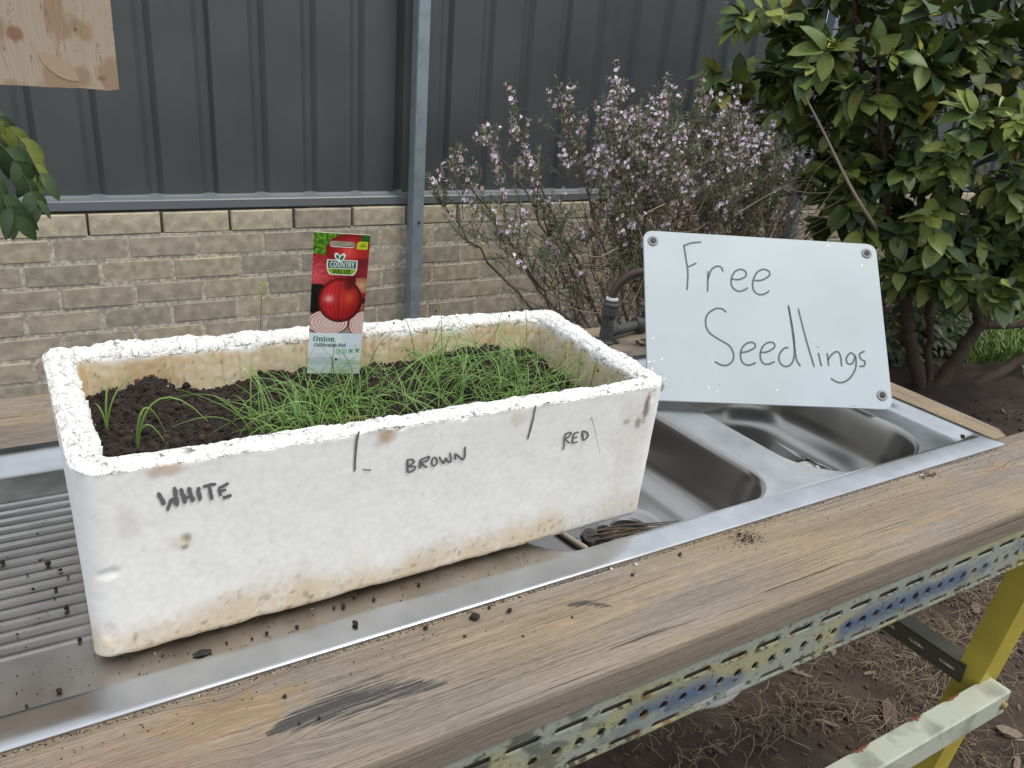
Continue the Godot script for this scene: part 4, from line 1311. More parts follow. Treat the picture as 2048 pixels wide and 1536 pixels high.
func sink() -> void:
	var t := thing("kitchen_sink", "stainless steel sink top with ribbed drainer and two bowls let into the bench", "sink", V(-0.95, -0.15, -0.268))
	var D := 0.536
	var X0 := -1.76
	var yd := -0.011
	var m := M.new()
	var q := func(x0, x1, z0, z1, r): return rrect(x0, x1, z0, z1, r, 8, 26)
	# folded outer edge, flat lip, slope down to the deck
	var rows := []
	rows.append(loop3(q.call(X0 + 0.001, -0.001, -D + 0.001, -0.001, 0.004), -0.0062))
	rows.append(loop3(q.call(X0, 0.0, -D, 0.0, 0.005), -0.0042))
	rows.append(loop3(q.call(X0 + 0.0008, -0.0008, -D + 0.0008, -0.0010, 0.005), -0.0026))
	rows.append(loop3(q.call(X0 + 0.0035, -0.0035, -D + 0.0035, -0.0040, 0.005), -0.0016))
	rows.append(loop3(q.call(X0 + 0.010, -0.009, -D + 0.010, -0.012, 0.006), -0.0006))
	rows.append(loop3(q.call(X0 + 0.020, -0.018, -D + 0.020, -0.0285, 0.012), 0.0008))
	rows.append(loop3(q.call(X0 + 0.024, -0.0215, -D + 0.025, -0.0345, 0.016), 0.0006))
	for k in range(1, 8):
		var f := k / 7.0
		var e := f * f * (3.0 - 2.0 * f)
		rows.append(loop3(q.call(X0 + 0.024 + 0.026 * f, -0.0215 - 0.026 * f, -D + 0.025 + 0.046 * f, -0.0345 - 0.0065 * f, 0.016 + 0.012 * f), lerpf(0.0004, yd, e)))
	strips(m, rows)
	var pan: PackedVector2Array = q.call(X0 + 0.050, -0.0475, -D + 0.071, -0.041, 0.028)
	part(t, "rim", m, mats.steel)
	# deck round the bowls
	var xs1 := -0.880; var xs2 := -0.4155
	var zb := -D + 0.071; var zf := -0.041
	var bowls := [[-0.862, -0.451, -0.448, -0.0435, 0.080, -0.122, Vector2(-0.585, -0.205)], [-0.380, -0.0955, -0.440, -0.0435, 0.095, -0.113, Vector2(-0.172, -0.192)]]
	m = M.new()
	for k in 2:
		var b = bowls[k]
		var hole := rrect(b[0], b[1], b[2], b[3], b[4], 14, 14)
		for i in hole.size():      # the front edge bows towards the lip
			var e: float = (hole[i].x - b[0]) / (b[1] - b[0])
			if hole[i].y > -0.2: hole[i].y += 0.0008 * sin(PI * clampf(e, 0, 1)) * sm(-0.2, -0.05, hole[i].y)
		var outer := PackedVector2Array([Vector2(xs1, zb), Vector2(xs2, zb), Vector2(xs2, zf), Vector2(xs1, zf)])
		if k == 1:
			outer = PackedVector2Array([Vector2(xs2, zf), Vector2(xs2, zb)])
			for v2 in pan:
				if v2.x > -0.09: outer.append(v2)
		var ce := Vector2((b[0] + b[1]) / 2, (b[2] + b[3]) / 2)
		if k == 1:
			var arr := Array(outer)
			arr.sort_custom(func(a, c): return (a - ce).angle() < (c - ce).angle())
			outer = PackedVector2Array(arr)
		var pr := annulus(ce, hole, outer)
		for i in pr.size():
			var a = pr[i]; var c = pr[(i + 1) % pr.size()]
			m.quad(V(a[0].x, yd, a[0].y), V(c[0].x, yd, c[0].y), V(c[1].x, yd, c[1].y), V(a[1].x, yd, a[1].y))
		# the bowl itself
		var bm := M.new()
		var br := []
		var insets := [[0.0, yd], [0.0018, yd - 0.0006], [0.0042, yd - 0.0022], [0.006, yd - 0.005], [0.0075, yd - 0.010]]
		for s in range(1, 7): insets.append([0.0075 + 0.010 * s / 6.0, lerpf(yd - 0.010, b[5] + 0.045, s / 6.0)])
		for s in range(1, 9):
			var a := PI / 2 * s / 8.0
			insets.append([0.0175 + 0.045 * (1.0 - cos(a)), b[5] + 0.045 * (1.0 - sin(a))])
		var c2 := Vector2((b[0] + b[1]) / 2, (b[2] + b[3]) / 2)
		for s in insets:
			var lp := PackedVector3Array()
			for h in hole:
				var f := Vector2(1.0 - s[0] / ((b[1] - b[0]) / 2), 1.0 - s[0] / ((b[3] - b[2]) / 2))
				var g := c2 + (h - c2) * f
				lp.append(V(g.x, s[1], g.y))
			br.append(lp)
		var dc: Vector2 = b[6]
		for s in range(1, 6):      # floor falls gently to the waste
			var lp := PackedVector3Array()
			for i in hole.size():
				var e: Vector3 = br[insets.size() - 1][i]
				var dirv := Vector2(e.x - dc.x, e.z - dc.y)
				var g := dc + dirv.lerp(dirv.normalized() * 0.052, s / 5.0)
				lp.append(V(g.x, b[5] - 0.004 * s / 5.0, g.y))
			br.append(lp)
		var lp2 := PackedVector3Array()
		for e in br[-1]:
			var g := dc + (Vector2(e.x, e.z) - dc) * 0.92
			lp2.append(V(g.x, b[5] - 0.0065, g.y))
		br.append(lp2)
		strips(bm, br)
		part(t, "bowl", bm, mats.shaded_bowl_steel)
		var wm := M.new()
		lathe(wm, V(dc.x, b[5] - 0.0066, dc.y), Basis.IDENTITY, [[0.049, 0.0], [0.046, 0.0016], [0.030, -0.0005], [0.0275, -0.004], [0.0265, -0.020], [0.0, -0.021]], 40)
		var waste := part(t, "waste", wm, mats.drain_metal if k == 0 else mats.white_plastic)
		wm = M.new()
		if k == 0:
			lathe(wm, V(dc.x, b[5] - 0.0270, dc.y), Basis.IDENTITY, [[0.0255, 0.0005], [0.0, 0.001]], 24)
			part(waste, "drain_hole", wm, mats.dark_hole)
		else:
			for a in 3:
				box(wm, V(dc.x, b[5] - 0.004, dc.y), Vector3(0.052, 0.004, 0.005), 0.001, Color.WHITE, Basis(Vector3.UP, a * PI / 3.0))
			part(waste, "grate", wm, mats.white_plastic)
	part(t, "deck", m, mats.steel)
	# drainer: flat margins and sixteen long grooves
	m = M.new()
	var xs := [X0 + 0.050, X0 + 0.062, X0 + 0.09, -1.2, -0.985, -0.955, -0.925, xs1]
	var wt := [0.0, 0.0, 1.0, 1.0, 1.0, 0.5, 0.0, 0.0]
	var nzs := 230
	var base := m.v.size()
	for j in nzs + 1:
		var z := lerpf(zb, zf, float(j) / nzs)
		var g := 0.0
		if z > -0.4055 and z < -0.108:
			var f := fposmod((z + 0.4055) / 0.0175, 1.0)
			g = pow(sin(PI * clampf(f / 0.55, 0.0, 1.0)), 2.0) * 0.0011
		for i in xs.size(): m.p(V(xs[i], yd - 0.0 + g * wt[i], z))
	for j in nzs:
		for i in xs.size() - 1:
			var a := base + j * xs.size() + i
			m.qi(a, a + xs.size(), a + xs.size() + 1, a + 1)
	part(t, "drainer", m, mats.drainer_steel)
	# waste pipe under the left bowl
	var pm := M.new()
	tube(pm, curve([V(-0.585, -0.15, -0.205), V(-0.585, -0.30, -0.205), V(-0.575, -0.40, -0.19), V(-0.52, -0.425, -0.145), V(-0.445, -0.428, -0.105), V(-0.40, -0.40, -0.10), V(-0.39, -0.34, -0.12), V(-0.42, -0.30, -0.25), V(-0.60, -0.29, -0.50), V(-0.75, -0.55, -0.64), V(-0.76, -0.86, -0.64)], 6), [0.0175], 12)
	part(t, "waste_pipe", pm, mats.pvc)

# ---------------------------------------------------------------- the foam box
const BB := [Vector2(-1.302, -0.071), Vector2(-0.692, -0.076), Vector2(-0.688, -0.342), Vector2(-1.300, -0.375)]
const BT := [Vector2(-1.301, -0.075), Vector2(-0.690, -0.060), Vector2(-0.670, -0.353), Vector2(-1.308, -0.391)]
const BL_ := 0.60
const BW := 0.30
func box_at(a: float, b: float, t: float) -> Vector3:     # a along the front, b front to back, t up; metres to world
	var u := a / BL_; var w := b / BW
	var lo: Vector2 = BB[0].lerp(BB[1], u).lerp(BB[3].lerp(BB[2], u), w)
	var hi: Vector2 = BT[0].lerp(BT[1], u).lerp(BT[3].lerp(BT[2], u), w)
	var g := lo.lerp(hi, t)
	return V(g.x, -0.0045 + 0.1845 * t, g.y)

func spot(p: Vector3, x: float, y: float, rx: float, ry: float, rag: float) -> float:
	return 1.0 - sm(0.35, 1.05, Vector2((p.x - x) / rx, (p.y - H - y) / ry).length() + rag)

func foam_box() -> void:
	var t := thing("foam_box", "open white polystyrene box with onion names in marker and grubby edges", "box", V(-1.0, -0.011, -0.23))
	var m := M.new()
	var nl := 215; var nw := 100; var nc := 12
	var rows := []     # [t, inset, kind]  kind 0 outside, 1 rim, 2 inside
	rows.append([-0.012, 0.008, 0]); rows.append([0.0, 0.003, 0]); rows.append([0.02, 0.0005, 0])
	for k in range(1, 72): rows.append([0.02 + 0.965 * k / 71.0, 0.0, 0])
	for k in 14:
		var f := k / 13.0
		rows.append([1.0 - 0.028 * pow(absf(f * 2.0 - 1.0), 5.0), 0.0265 * (0.05 + 0.9 * f), 1])
	for k in range(0, 26): rows.append([0.965 - 0.46 * k / 25.0, 0.027 + 0.006 * k / 25.0, 2])
	var tan_ := Color(0.60, 0.43, 0.22)
	var dark := Color(0.10, 0.075, 0.055)
	var brown := Color(0.36, 0.20, 0.09)
	var white := Color(0.87, 0.87, 0.85)
	var count := 2 * (nl + nw) + 4 * nc
	for r in rows:
		var ins: float = r[1]
		var rad := maxf(lerpf(0.013, 0.027, r[0]) - ins * 0.5, 0.012)
		var lp := []
		var x0 := ins; var x1 := BL_ - ins; var z0 := ins; var z1 := BW - ins
		var cs := [[Vector2(x1 - rad, z0 + rad), -PI / 2], [Vector2(x1 - rad, z1 - rad), 0.0], [Vector2(x0 + rad, z1 - rad), PI / 2], [Vector2(x0 + rad, z0 + rad), PI]]
		for q in 4:
			var c = cs[q]
			for k in nc:
				var a: float = c[1] + PI / 2 * (k + 0.5) / nc
				lp.append([c[0] + rad * Vector2(cos(a), sin(a)), Vector2(cos(a), sin(a))])
			var nx = cs[(q + 1) % 4]
			var n := nw if q % 2 == 0 else nl
			var out2 := Vector2(cos(nx[1]), sin(nx[1]))
			var s: Vector2 = c[0] + rad * out2
			var e: Vector2 = nx[0] + rad * out2
			for k in n: lp.append([s.lerp(e, (k + 0.5) / n), out2])
		for it in lp:
			var p := box_at(it[0].x, it[0].y, r[0])
			var n3 := Vector3(it[1].x, 0, -it[1].y)
			if r[2] == 2: n3 = -n3
			var yy := p.y - H
			var coarse := nz.get_noise_3d(p.x * 22.0, p.y * 22.0, p.z * 22.0)
			var fine := nz.get_noise_3d(p.x * 95.0, p.y * 95.0, p.z * 95.0)
			var cell := ncell.get_noise_3d(p.x * 105.0, p.y * 105.0, p.z * 105.0) + 1.0
			var col := white * (1.0 + 0.03 * coarse)
			var seam := 1.0 - sm(0.0, 0.13, cell)
			if r[2] == 1 or (r[2] == 0 and r[0] > 0.955) or (r[2] == 2 and r[0] > 0.93):      # broken, crumbly rim
				var torn := sm(-0.25, 0.25, nf.get_noise_3d(p.x * 34.0, p.y * 34.0, p.z * 34.0))
				var edge := 1.0 if r[2] == 1 else sm(0.955, 1.0, r[0]) if r[2] == 0 else sm(0.93, 0.97, r[0])
				p.y += edge * (0.0042 * coarse + 0.0020 * fine - 0.0030 * seam * torn)
				p += n3 * edge * (0.0022 * fine + 0.0026 * coarse)
				var crackline := 1.0 - sm(0.0, 0.06, absf(nf.get_noise_3d(p.x * 60.0 + 9.0, p.y * 60.0, p.z * 60.0)))
				crackline *= sm(0.08, 0.35, nf.get_noise_3d(p.x * 26.0, p.y * 20.0 + 8.0, p.z * 26.0))
				col = col.lerp(Color(0.30, 0.28, 0.25), clampf(seam * torn * 0.55 + crackline * 0.75, 0.0, 0.9) * edge)
				p.y -= crackline * 0.002 * edge
			else:
				p += n3 * (0.0005 * coarse + 0.00008 * fine)
			if r[2] == 0:
				# grubby lower edge, stains and knocks
				var rag := 0.45 * coarse + 0.25 * fine
				var low := 1.0 - sm(0.004, 0.040, yy - 0.016 * nf.get_noise_2d(p.x * 6.0, p.z * 6.0) - 0.012 * coarse)
				low *= clampf(0.85 + 0.55 * nf.get_noise_2d(p.x * 13.0 + 5.0, p.y * 9.0) + 0.5 * fine, 0.1, 1.0)
				if p.x > -0.78: low *= 0.55
				col = col.lerp(tan_, low * 0.66)
				col = col.lerp(dark, low * sm(0.30, 0.52, nz.get_noise_3d(p.x * 85.0, p.y * 95.0, p.z * 85.0)) * 0.6)
				var streak := sm(0.05, 0.5, nf.get_noise_2d(p.x * 22.0, p.y * 6.0) + 0.3 * fine) * (1.0 - sm(0.02, 0.07, yy))
				col = col.lerp(Color(0.70, 0.58, 0.40), streak * 0.22)
				if it[1].y < -0.5:
					col = col.lerp(Color(0.42, 0.24, 0.10), spot(p, -1.038, 0.170, 0.014, 0.015, rag * 0.7) * 0.72)
					col = col.lerp(Color(0.50, 0.33, 0.20), spot(p, -1.232, 0.172, 0.018, 0.009, rag * 0.8) * 0.62)
					col = col.lerp(brown * 0.6, spot(p, -1.220, 0.103, 0.006, 0.007, rag) * 0.75)
					col = col.lerp(brown * 0.35, spot(p, -1.2225, 0.094, 0.005, 0.004, rag) * 0.85)
					col = col.lerp(tan_, spot(p, -1.226, 0.099, 0.014, 0.011, rag) * 0.35)
					col = col.lerp(brown * 0.4, spot(p, -0.720, 0.150, 0.005, 0.022, rag) * 0.85)
					col = col.lerp(brown * 0.4, spot(p, -0.728, 0.131, 0.005, 0.009, rag) * 0.7)
					col = col.lerp(brown, spot(p, -0.746, 0.136, 0.006, 0.005, rag) * 0.65)
					col = col.lerp(Color(0.62, 0.55, 0.42), spot(p, -0.893, 0.163, 0.012, 0.014, rag) * 0.4)
					col = col.lerp(Color(0.60, 0.52, 0.40), spot(p, -0.735, 0.10, 0.03, 0.08, rag) * 0.22)
					col = col.lerp(Color(0.62, 0.58, 0.54), spot(p, -1.265, 0.13, 0.012, 0.02, rag) * 0.35)
					for d in [[-1.283, 0.083, 0.010, 0.005], [-1.289, 0.020, 0.005, 0.012], [-0.712, 0.165, 0.004, 0.014], [-1.02, 0.176, 0.004, 0.004], [-0.955, 0.176, 0.005, 0.004]]:
						var k := spot(p, d[0], d[1], d[2], d[3], rag * 1.3)
						p -= n3 * 0.002 * k
						col = col.lerp(Color(0.36, 0.32, 0.27), k * (1.0 - sm(0.0, 0.07, absf(nf.get_noise_2d(p.x * 130.0, p.y * 170.0)))) * 0.85)
				var speck := sm(0.46, 0.6, nz.get_noise_3d(p.x * 130.0 + 40.0, p.y * 130.0, p.z * 130.0)) * sm(-0.2, 0.4, nf.get_noise_3d(p.x * 15.0, p.y * 15.0, p.z * 15.0))
				col = col.lerp(Color(0.46, 0.40, 0.32), speck * 0.3)
				if r[0] < 0.03: p.y += 0.004 * maxf(0.0, coarse)
			elif r[2] == 2:
				var dn := sm(0.006, 0.020, 0.180 - yy + 0.010 * coarse)
				var g2 := clampf(0.55 + 0.7 * nf.get_noise_3d(p.x * 11.0, p.y * 11.0, p.z * 11.0), 0.0, 1.0)
				col = col.lerp(Color(0.68, 0.58, 0.39).lerp(Color(0.52, 0.37, 0.20), clampf(g2 + 0.5 * fine, 0, 1)), dn * 0.97)
				col = col.lerp(Color(0.55, 0.55, 0.36), dn * sm(-0.80, -0.70, p.x) * sm(-0.25, -0.12, p.z) * 0.5)
				col = col.lerp(Color(0.46, 0.25, 0.10), dn * sm(0.25, 0.5, nz.get_noise_2d(p.x * 60.0, p.y * 9.0 + p.z * 60.0)) * 0.5)
				col = col.lerp(dark, sm(0.40, 0.55, nz.get_noise_3d(p.x * 140.0, p.y * 140.0, p.z * 140.0)) * dn * 0.65)
				col = col.lerp(Color(0.80, 0.74, 0.60), sm(0.2, 0.5, nz.get_noise_3d(p.x * 70.0 + 9.0, p.y * 70.0, p.z * 70.0)) * dn * 0.45)
				p += n3 * 0.0005 * fine
			m.p(p, col)
	var rimm := M.new()
	var r0 := 72; var r1 := 90      # rows of the broken rim
	for j in range(r0, r1 + 1):
		for k in count: rimm.p(m.v[j * count + k], m.c[j * count + k])
	for j in rows.size() - 1:
		for k in count:
			var k2 := (k + 1) % count
			var a := j * count
			if j >= r0 and j < r1:
				a -= r0 * count
				rimm.qi(a + k, a + count + k, a + count + k2, a + k2)
			else: m.qi(a + k, a + count + k, a + count + k2, a + k2)
	var c0 := m.p(box_at(BL_ / 2, BW / 2, 0.0), tan_)
	for k in count: m.t(c0, k, (k + 1) % count)
	part(t, "shell", m, mats.foam)
	part(t, "rim", rimm, mats.foam_rim)
	# words and marks in black marker on the front
	m = M.new()
	for i in INK.size():
		var s: Array = INK[i]
		var pts := []
		for k in range(1, s.size(), 2): pts.append(Vector2(s[k], s[k + 1]))
		var cur := curve2(pts)
		var w3 := []
		for q in cur:
			var tt: float = (q.y + 0.0045) / 0.1845
			var u: float = (q.x - lerpf(BB[0].x, BT[0].x, tt)) / (lerpf(BB[1].x, BT[1].x, tt) - lerpf(BB[0].x, BT[0].x, tt))
			w3.append(box_at(u * BL_, 0.0, tt) + Vector3(0, 0, 0.0011))
		ribbon(m, w3, Vector3(0, -0.06, 1).normalized(), s[0], 0.25)
		if i in [13, 14, 15, 22, 23, 31]:
			part(t, "marker_word" if i in [13, 22, 31] else "marker_line", m, mats.ink)
			m = M.new()

func curve2(pts: Array) -> Array:
	if pts.size() == 2:
		var o2 := []
		for k in 9: o2.append(pts[0].lerp(pts[1], k / 8.0))
		return o2
	return curve(pts, 6)

func ribbon(m: M, pts: Array, n: Vector3, width: float, rag := 0.0) -> void:
	var base := m.v.size()
	for i in pts.size():
		var d: Vector3 = (pts[mini(i + 1, pts.size() - 1)] - pts[maxi(i - 1, 0)]).normalized()
		var s := d.cross(n).normalized()
		var cap := 0.55 if (i == 0 or i == pts.size() - 1) else 1.0
		var wa: float = width * 0.5 * cap * (1.0 + rag * rnd(-1, 1))
		var wb: float = width * 0.5 * cap * (1.0 + rag * rnd(-1, 1))
		m.p(pts[i] - s * wa); m.p(pts[i] + s * wb)
	for i in pts.size() - 1:
		var a := base + 2 * i
		m.qi(a, a + 1, a + 3, a + 2)

func soil_y(x: float, z: float) -> float:
	var front := sm(-0.33, -0.13, z) * sm(-1.02, -1.26, x)
	var y := 0.120 + 0.006 * sm(-1.05, -1.2, x) + 0.028 * front + 0.012 * sm(-1.08, -1.02, x) * sm(-0.29, -0.34, z) * 1.0
	y += 0.030 * exp(-(pow((x + 1.209) / 0.020, 2.0) + pow((z + 0.328) / 0.022, 2.0)))
	y += 0.018 * exp(-(pow((x + 1.255) / 0.022, 2.0) + pow((z + 0.32) / 0.02, 2.0)))
	y += 0.016 * exp(-(pow((x + 1.075) / 0.030, 2.0) + pow((z + 0.335) / 0.025, 2.0)))
	y += 0.012 * exp(-(pow((x + 0.80) / 0.05, 2.0) + pow((z + 0.32) / 0.03, 2.0)))
	y += 0.0075 * nz.get_noise_2d(x * 30.0, z * 30.0) + 0.0045 * nz.get_noise_2d(x * 100.0, z * 100.0)
	return y

func clod_mesh(k: int) -> ArrayMesh:      # a lumpy grain of soil
	var m := M.new()
	var n := 6; var r := 4
	for j in r + 1:
		for i in n:
			var a := TAU * i / n; var b := PI * j / r
			var d := Vector3(cos(a) * sin(b), cos(b), sin(a) * sin(b))
			m.p(d * (1.0 + 0.45 * nf.get_noise_3d(d.x * 1.3 + k * 9.0, d.y * 1.3, d.z * 1.3)) * Vector3(1, 0.75, 0.9))
	for j in r:
		for i in n:
			var i2 := (i + 1) % n
			m.qi(j * n + i, j * n + i2, (j + 1) * n + i2, (j + 1) * n + i)
	return m.mesh()

func soil_in_box() -> void:
	var m := M.new()
	var nx := 210; var nzz := 100
	for j in nzz + 1:
		for i in nx + 1:
			var a := lerpf(0.022, BL_ - 0.022, float(i) / nx); var b := lerpf(0.022, BW - 0.022, float(j) / nzz)
			var p := box_at(a, b, 0.8)
			p.y = H + soil_y(p.x, p.z)
			var k := clampf(0.5 + nz.get_noise_2d(p.x * 160.0, p.z * 160.0), 0, 1)
			m.p(p, Color(0.013, 0.009, 0.007).lerp(Color(0.036, 0.024, 0.018), k))
	for j in nzz:
		for i in nx:
			var a := j * (nx + 1) + i
			m.qi(a, a + 1, a + nx + 2, a + nx + 1)
	var o := top("potting_soil", m, mats.soil_clod, "dark crumbly potting soil filling the white foam box", "soil", V(-1.0, 0.12, -0.23))
	o.set_meta("kind", "stuff")
	var xf := []; var cols := []
	for i in 11000:
		var p := box_at(rnd(0.03, BL_ - 0.03), rnd(0.03, BW - 0.03), 0.8)
		if p.x > -1.0 and rng.randf() < 0.4: continue
		var s := rnd(0.0006, 0.0017) * (3.4 if rng.randf() < 0.05 else 1.0)
		p.y = H + soil_y(p.x, p.z) + s * 0.35
		xf.append(Transform3D(Basis(Vector3(rnd(-1, 1), rnd(-1, 1), rnd(-1, 1)).normalized(), rnd(0, TAU)).scaled(Vector3.ONE * s), p))
		var pale := rng.randf() < 0.012
		cols.append(Color(0.32, 0.28, 0.24) if pale else Color(0.012, 0.0085, 0.007).lerp(Color(0.055, 0.036, 0.027), pow(rng.randf(), 1.5)))
	swarm(o, "soil_grains", clod_mesh(1), mats.soil_clod, xf, cols)

func blade(m: M, at: Vector3, dir: Vector3, len: float, rise: float, sag: float, r: float, col: Color, tip: Color) -> void:
	var pts := []
	var n := 9
	var side: Vector3 = dir.cross(Vector3.UP) * rnd(-0.15, 0.15)
	for i in n + 1:
		var t := float(i) / n
		pts.append(at + (dir * t * (0.25 + 0.75 * t) + side * t * t) * len * cos(rise) + Vector3(0, len * (sin(rise) * t * (1.35 - 0.35 * t) - sag * t * t * t), 0))
	tube(m, pts, [r, r * 0.95, r * 0.95, r * 0.9, r * 0.85, r * 0.8, r * 0.7, r * 0.6, r * 0.45, r * 0.25], 4, col, tip)

func seedlings() -> void:
	var m := M.new()
	var g := [Color(0.13, 0.25, 0.05), Color(0.17, 0.31, 0.07), Color(0.22, 0.36, 0.10), Color(0.15, 0.26, 0.09)]
	var spots := [Vector2(-1.044, -0.235), Vector2(-1.09, -0.20), Vector2(-0.925, -0.265), Vector2(-0.79, -0.289), Vector2(-0.765, -0.205), Vector2(-0.906, -0.193), Vector2(-1.027, -0.19), Vector2(-0.99, -0.226), Vector2(-0.85, -0.24), Vector2(-0.84, -0.17), Vector2(-0.96, -0.16), Vector2(-0.88, -0.30), Vector2(-1.01, -0.285), Vector2(-0.80, -0.24), Vector2(-0.82, -0.20), Vector2(-0.77, -0.26), Vector2(-0.86, -0.28), Vector2(-0.78, -0.17)]
	for i in 600:
		var s: Vector2 = spots[rng.randi() % spots.size()]
		if i % 6 == 0: s = spots[rng.randi() % 2] if i % 2 == 0 else spots[6]
		var x := clampf(s.x + rng.randfn(0, 0.030), -1.15, -0.738); var z := clampf(s.y + rng.randfn(0, 0.024), -0.325, -0.128)
		var a := rnd(0, TAU)
		var dir := Vector3(cos(a), 0, sin(a))
		if x < -1.06 and dir.x > 0 and rng.randf() < 0.55: dir.x = -dir.x
		var len := rnd(0.045, 0.100)
		var lean := rnd(0.15, 1.2)
		var c: Color = g[rng.randi() % 4] * rnd(0.8, 1.15)
		var dry := rng.randf() < 0.12
		blade(m, V(x, soil_y(x, z) - 0.002, z), dir, len, lean, rnd(0.0, 0.45) if lean < 0.9 else rnd(0.0, 0.25), rnd(0.0005, 0.00085), c, Color(0.34, 0.28, 0.14) if dry else c * 1.3)
	# a few tall ones with the black seed case still on the tip
	for q in [[-0.79, -0.30, 0.085, Color(0.22, 0.30, 0.07)], [-0.735, -0.30, 0.115, Color(0.28, 0.34, 0.10)], [-0.98, -0.31, 0.10, Color(0.12, 0.22, 0.05)], [-0.745, -0.165, 0.09, Color(0.14, 0.26, 0.06)], [-0.86, -0.31, 0.09, Color(0.12, 0.22, 0.05)], [-0.90, -0.30, 0.10, Color(0.12, 0.2, 0.05)], [-0.745, -0.14, 0.085, Color(0.12, 0.25, 0.05)], [-1.03, -0.25, 0.10, Color(0.12, 0.22, 0.05)]]:
		var a := rnd(0, TAU)
		blade(m, V(q[0], soil_y(q[0], q[1]), q[1]), Vector3(cos(a), 0, sin(a)), q[2], 1.32, 0.05, 0.0008, q[3], q[3] * 1.2)
		lathe(m, V(q[0] + cos(a) * q[2] * 0.3, soil_y(q[0], q[1]) + q[2] * 0.72, q[1] + sin(a) * q[2] * 0.3), facing(Vector3(rnd(-1, 1), 0.3, rnd(-1, 1))), [[0.0, -0.0018], [0.0014, -0.0006], [0.0013, 0.0008], [0.0, 0.0018]], 6, Color(0.012, 0.012, 0.012))
	# blades that hang over the front rim
	for q in [[-1.155, -0.19, Vector3(0.25, 0, 1), 0.115, 0.45, 0.35], [-0.80, -0.12, Vector3(0.05, 0, 1), 0.105, 0.75, 0.95], [-0.93, -0.13, Vector3(0.6, 0, 1), 0.09, 0.6, 0.55], [-1.09, -0.155, Vector3(-0.6, 0, 0.8), 0.09, 0.5, 0.35]]:
		blade(m, V(q[0], maxf(soil_y(q[0], q[1]), 0.145), q[1]), q[2].normalized(), q[3], q[4], q[5], 0.0008, Color(0.10, 0.19, 0.05), Color(0.13, 0.2, 0.07))
	var o := top("onion_seedlings", m, mats.grass, "dense fine green onion seedlings growing in the box", "seedlings", V(-0.93, 0.12, -0.23))
	o.set_meta("kind", "stuff")
	# the few that stand alone in the bare soil on the left
	var lone := [
		["bent pair of onion shoots by the front left inner corner, arching right", V(-1.243, 0.148, -0.165), [[Vector3(0.75, 0, -0.45), 0.085, 1.2, 0.85, 0.0014], [Vector3(1, 0, 0.05), 0.115, 1.0, 0.65, 0.0014], [Vector3(0.3, 0, 0.3), 0.045, 1.35, 0.1, 0.0013], [Vector3(0.9, 0, -0.1), 0.06, 1.1, 1.0, 0.0012]]],
		["small forked onion shoot against the left inner wall", V(-1.262, 0.140, -0.235), [[Vector3(0.35, 0, -0.5), 0.055, 1.25, 0.1, 0.0013], [Vector3(0.9, 0, -0.5), 0.075, 0.95, 0.15, 0.0011], [Vector3(-0.3, 0, -0.5), 0.035, 1.2, 0.2, 0.0012]]],
		["single thin onion shoot leaning in the middle of the bare soil", V(-1.135, 0.128, -0.185), [[Vector3(-0.85, 0, -0.35), 0.062, 0.95, 0.0, 0.0010], [Vector3(0.25, 0, -0.9), 0.105, 1.15, 0.1, 0.0009]]],
		["pair of onion shoots sprawling left out of the green clump", V(-1.105, 0.130, -0.165), [[Vector3(-1, 0, 0.1), 0.075, 0.75, 0.65, 0.0011], [Vector3(-0.7, 0, -0.7), 0.07, 1.0, 0.5, 0.0010]]],
	]
	for l in lone:
		m = M.new()
		for b in l[2]: blade(m, l[1], b[0].normalized(), b[1], b[2], b[3], b[4], Color(0.12, 0.22, 0.045), Color(0.19, 0.30, 0.07))
		top("onion_shoot", m, mats.grass, l[0], "seedling", l[1])

# ---------------------------------------------------------------- the seed packet
func ell(u: float, v: float, cx: float, cy: float, rx: float, ry: float) -> float:
	return Vector2((u - cx) / rx, (v - cy) / ry).length()

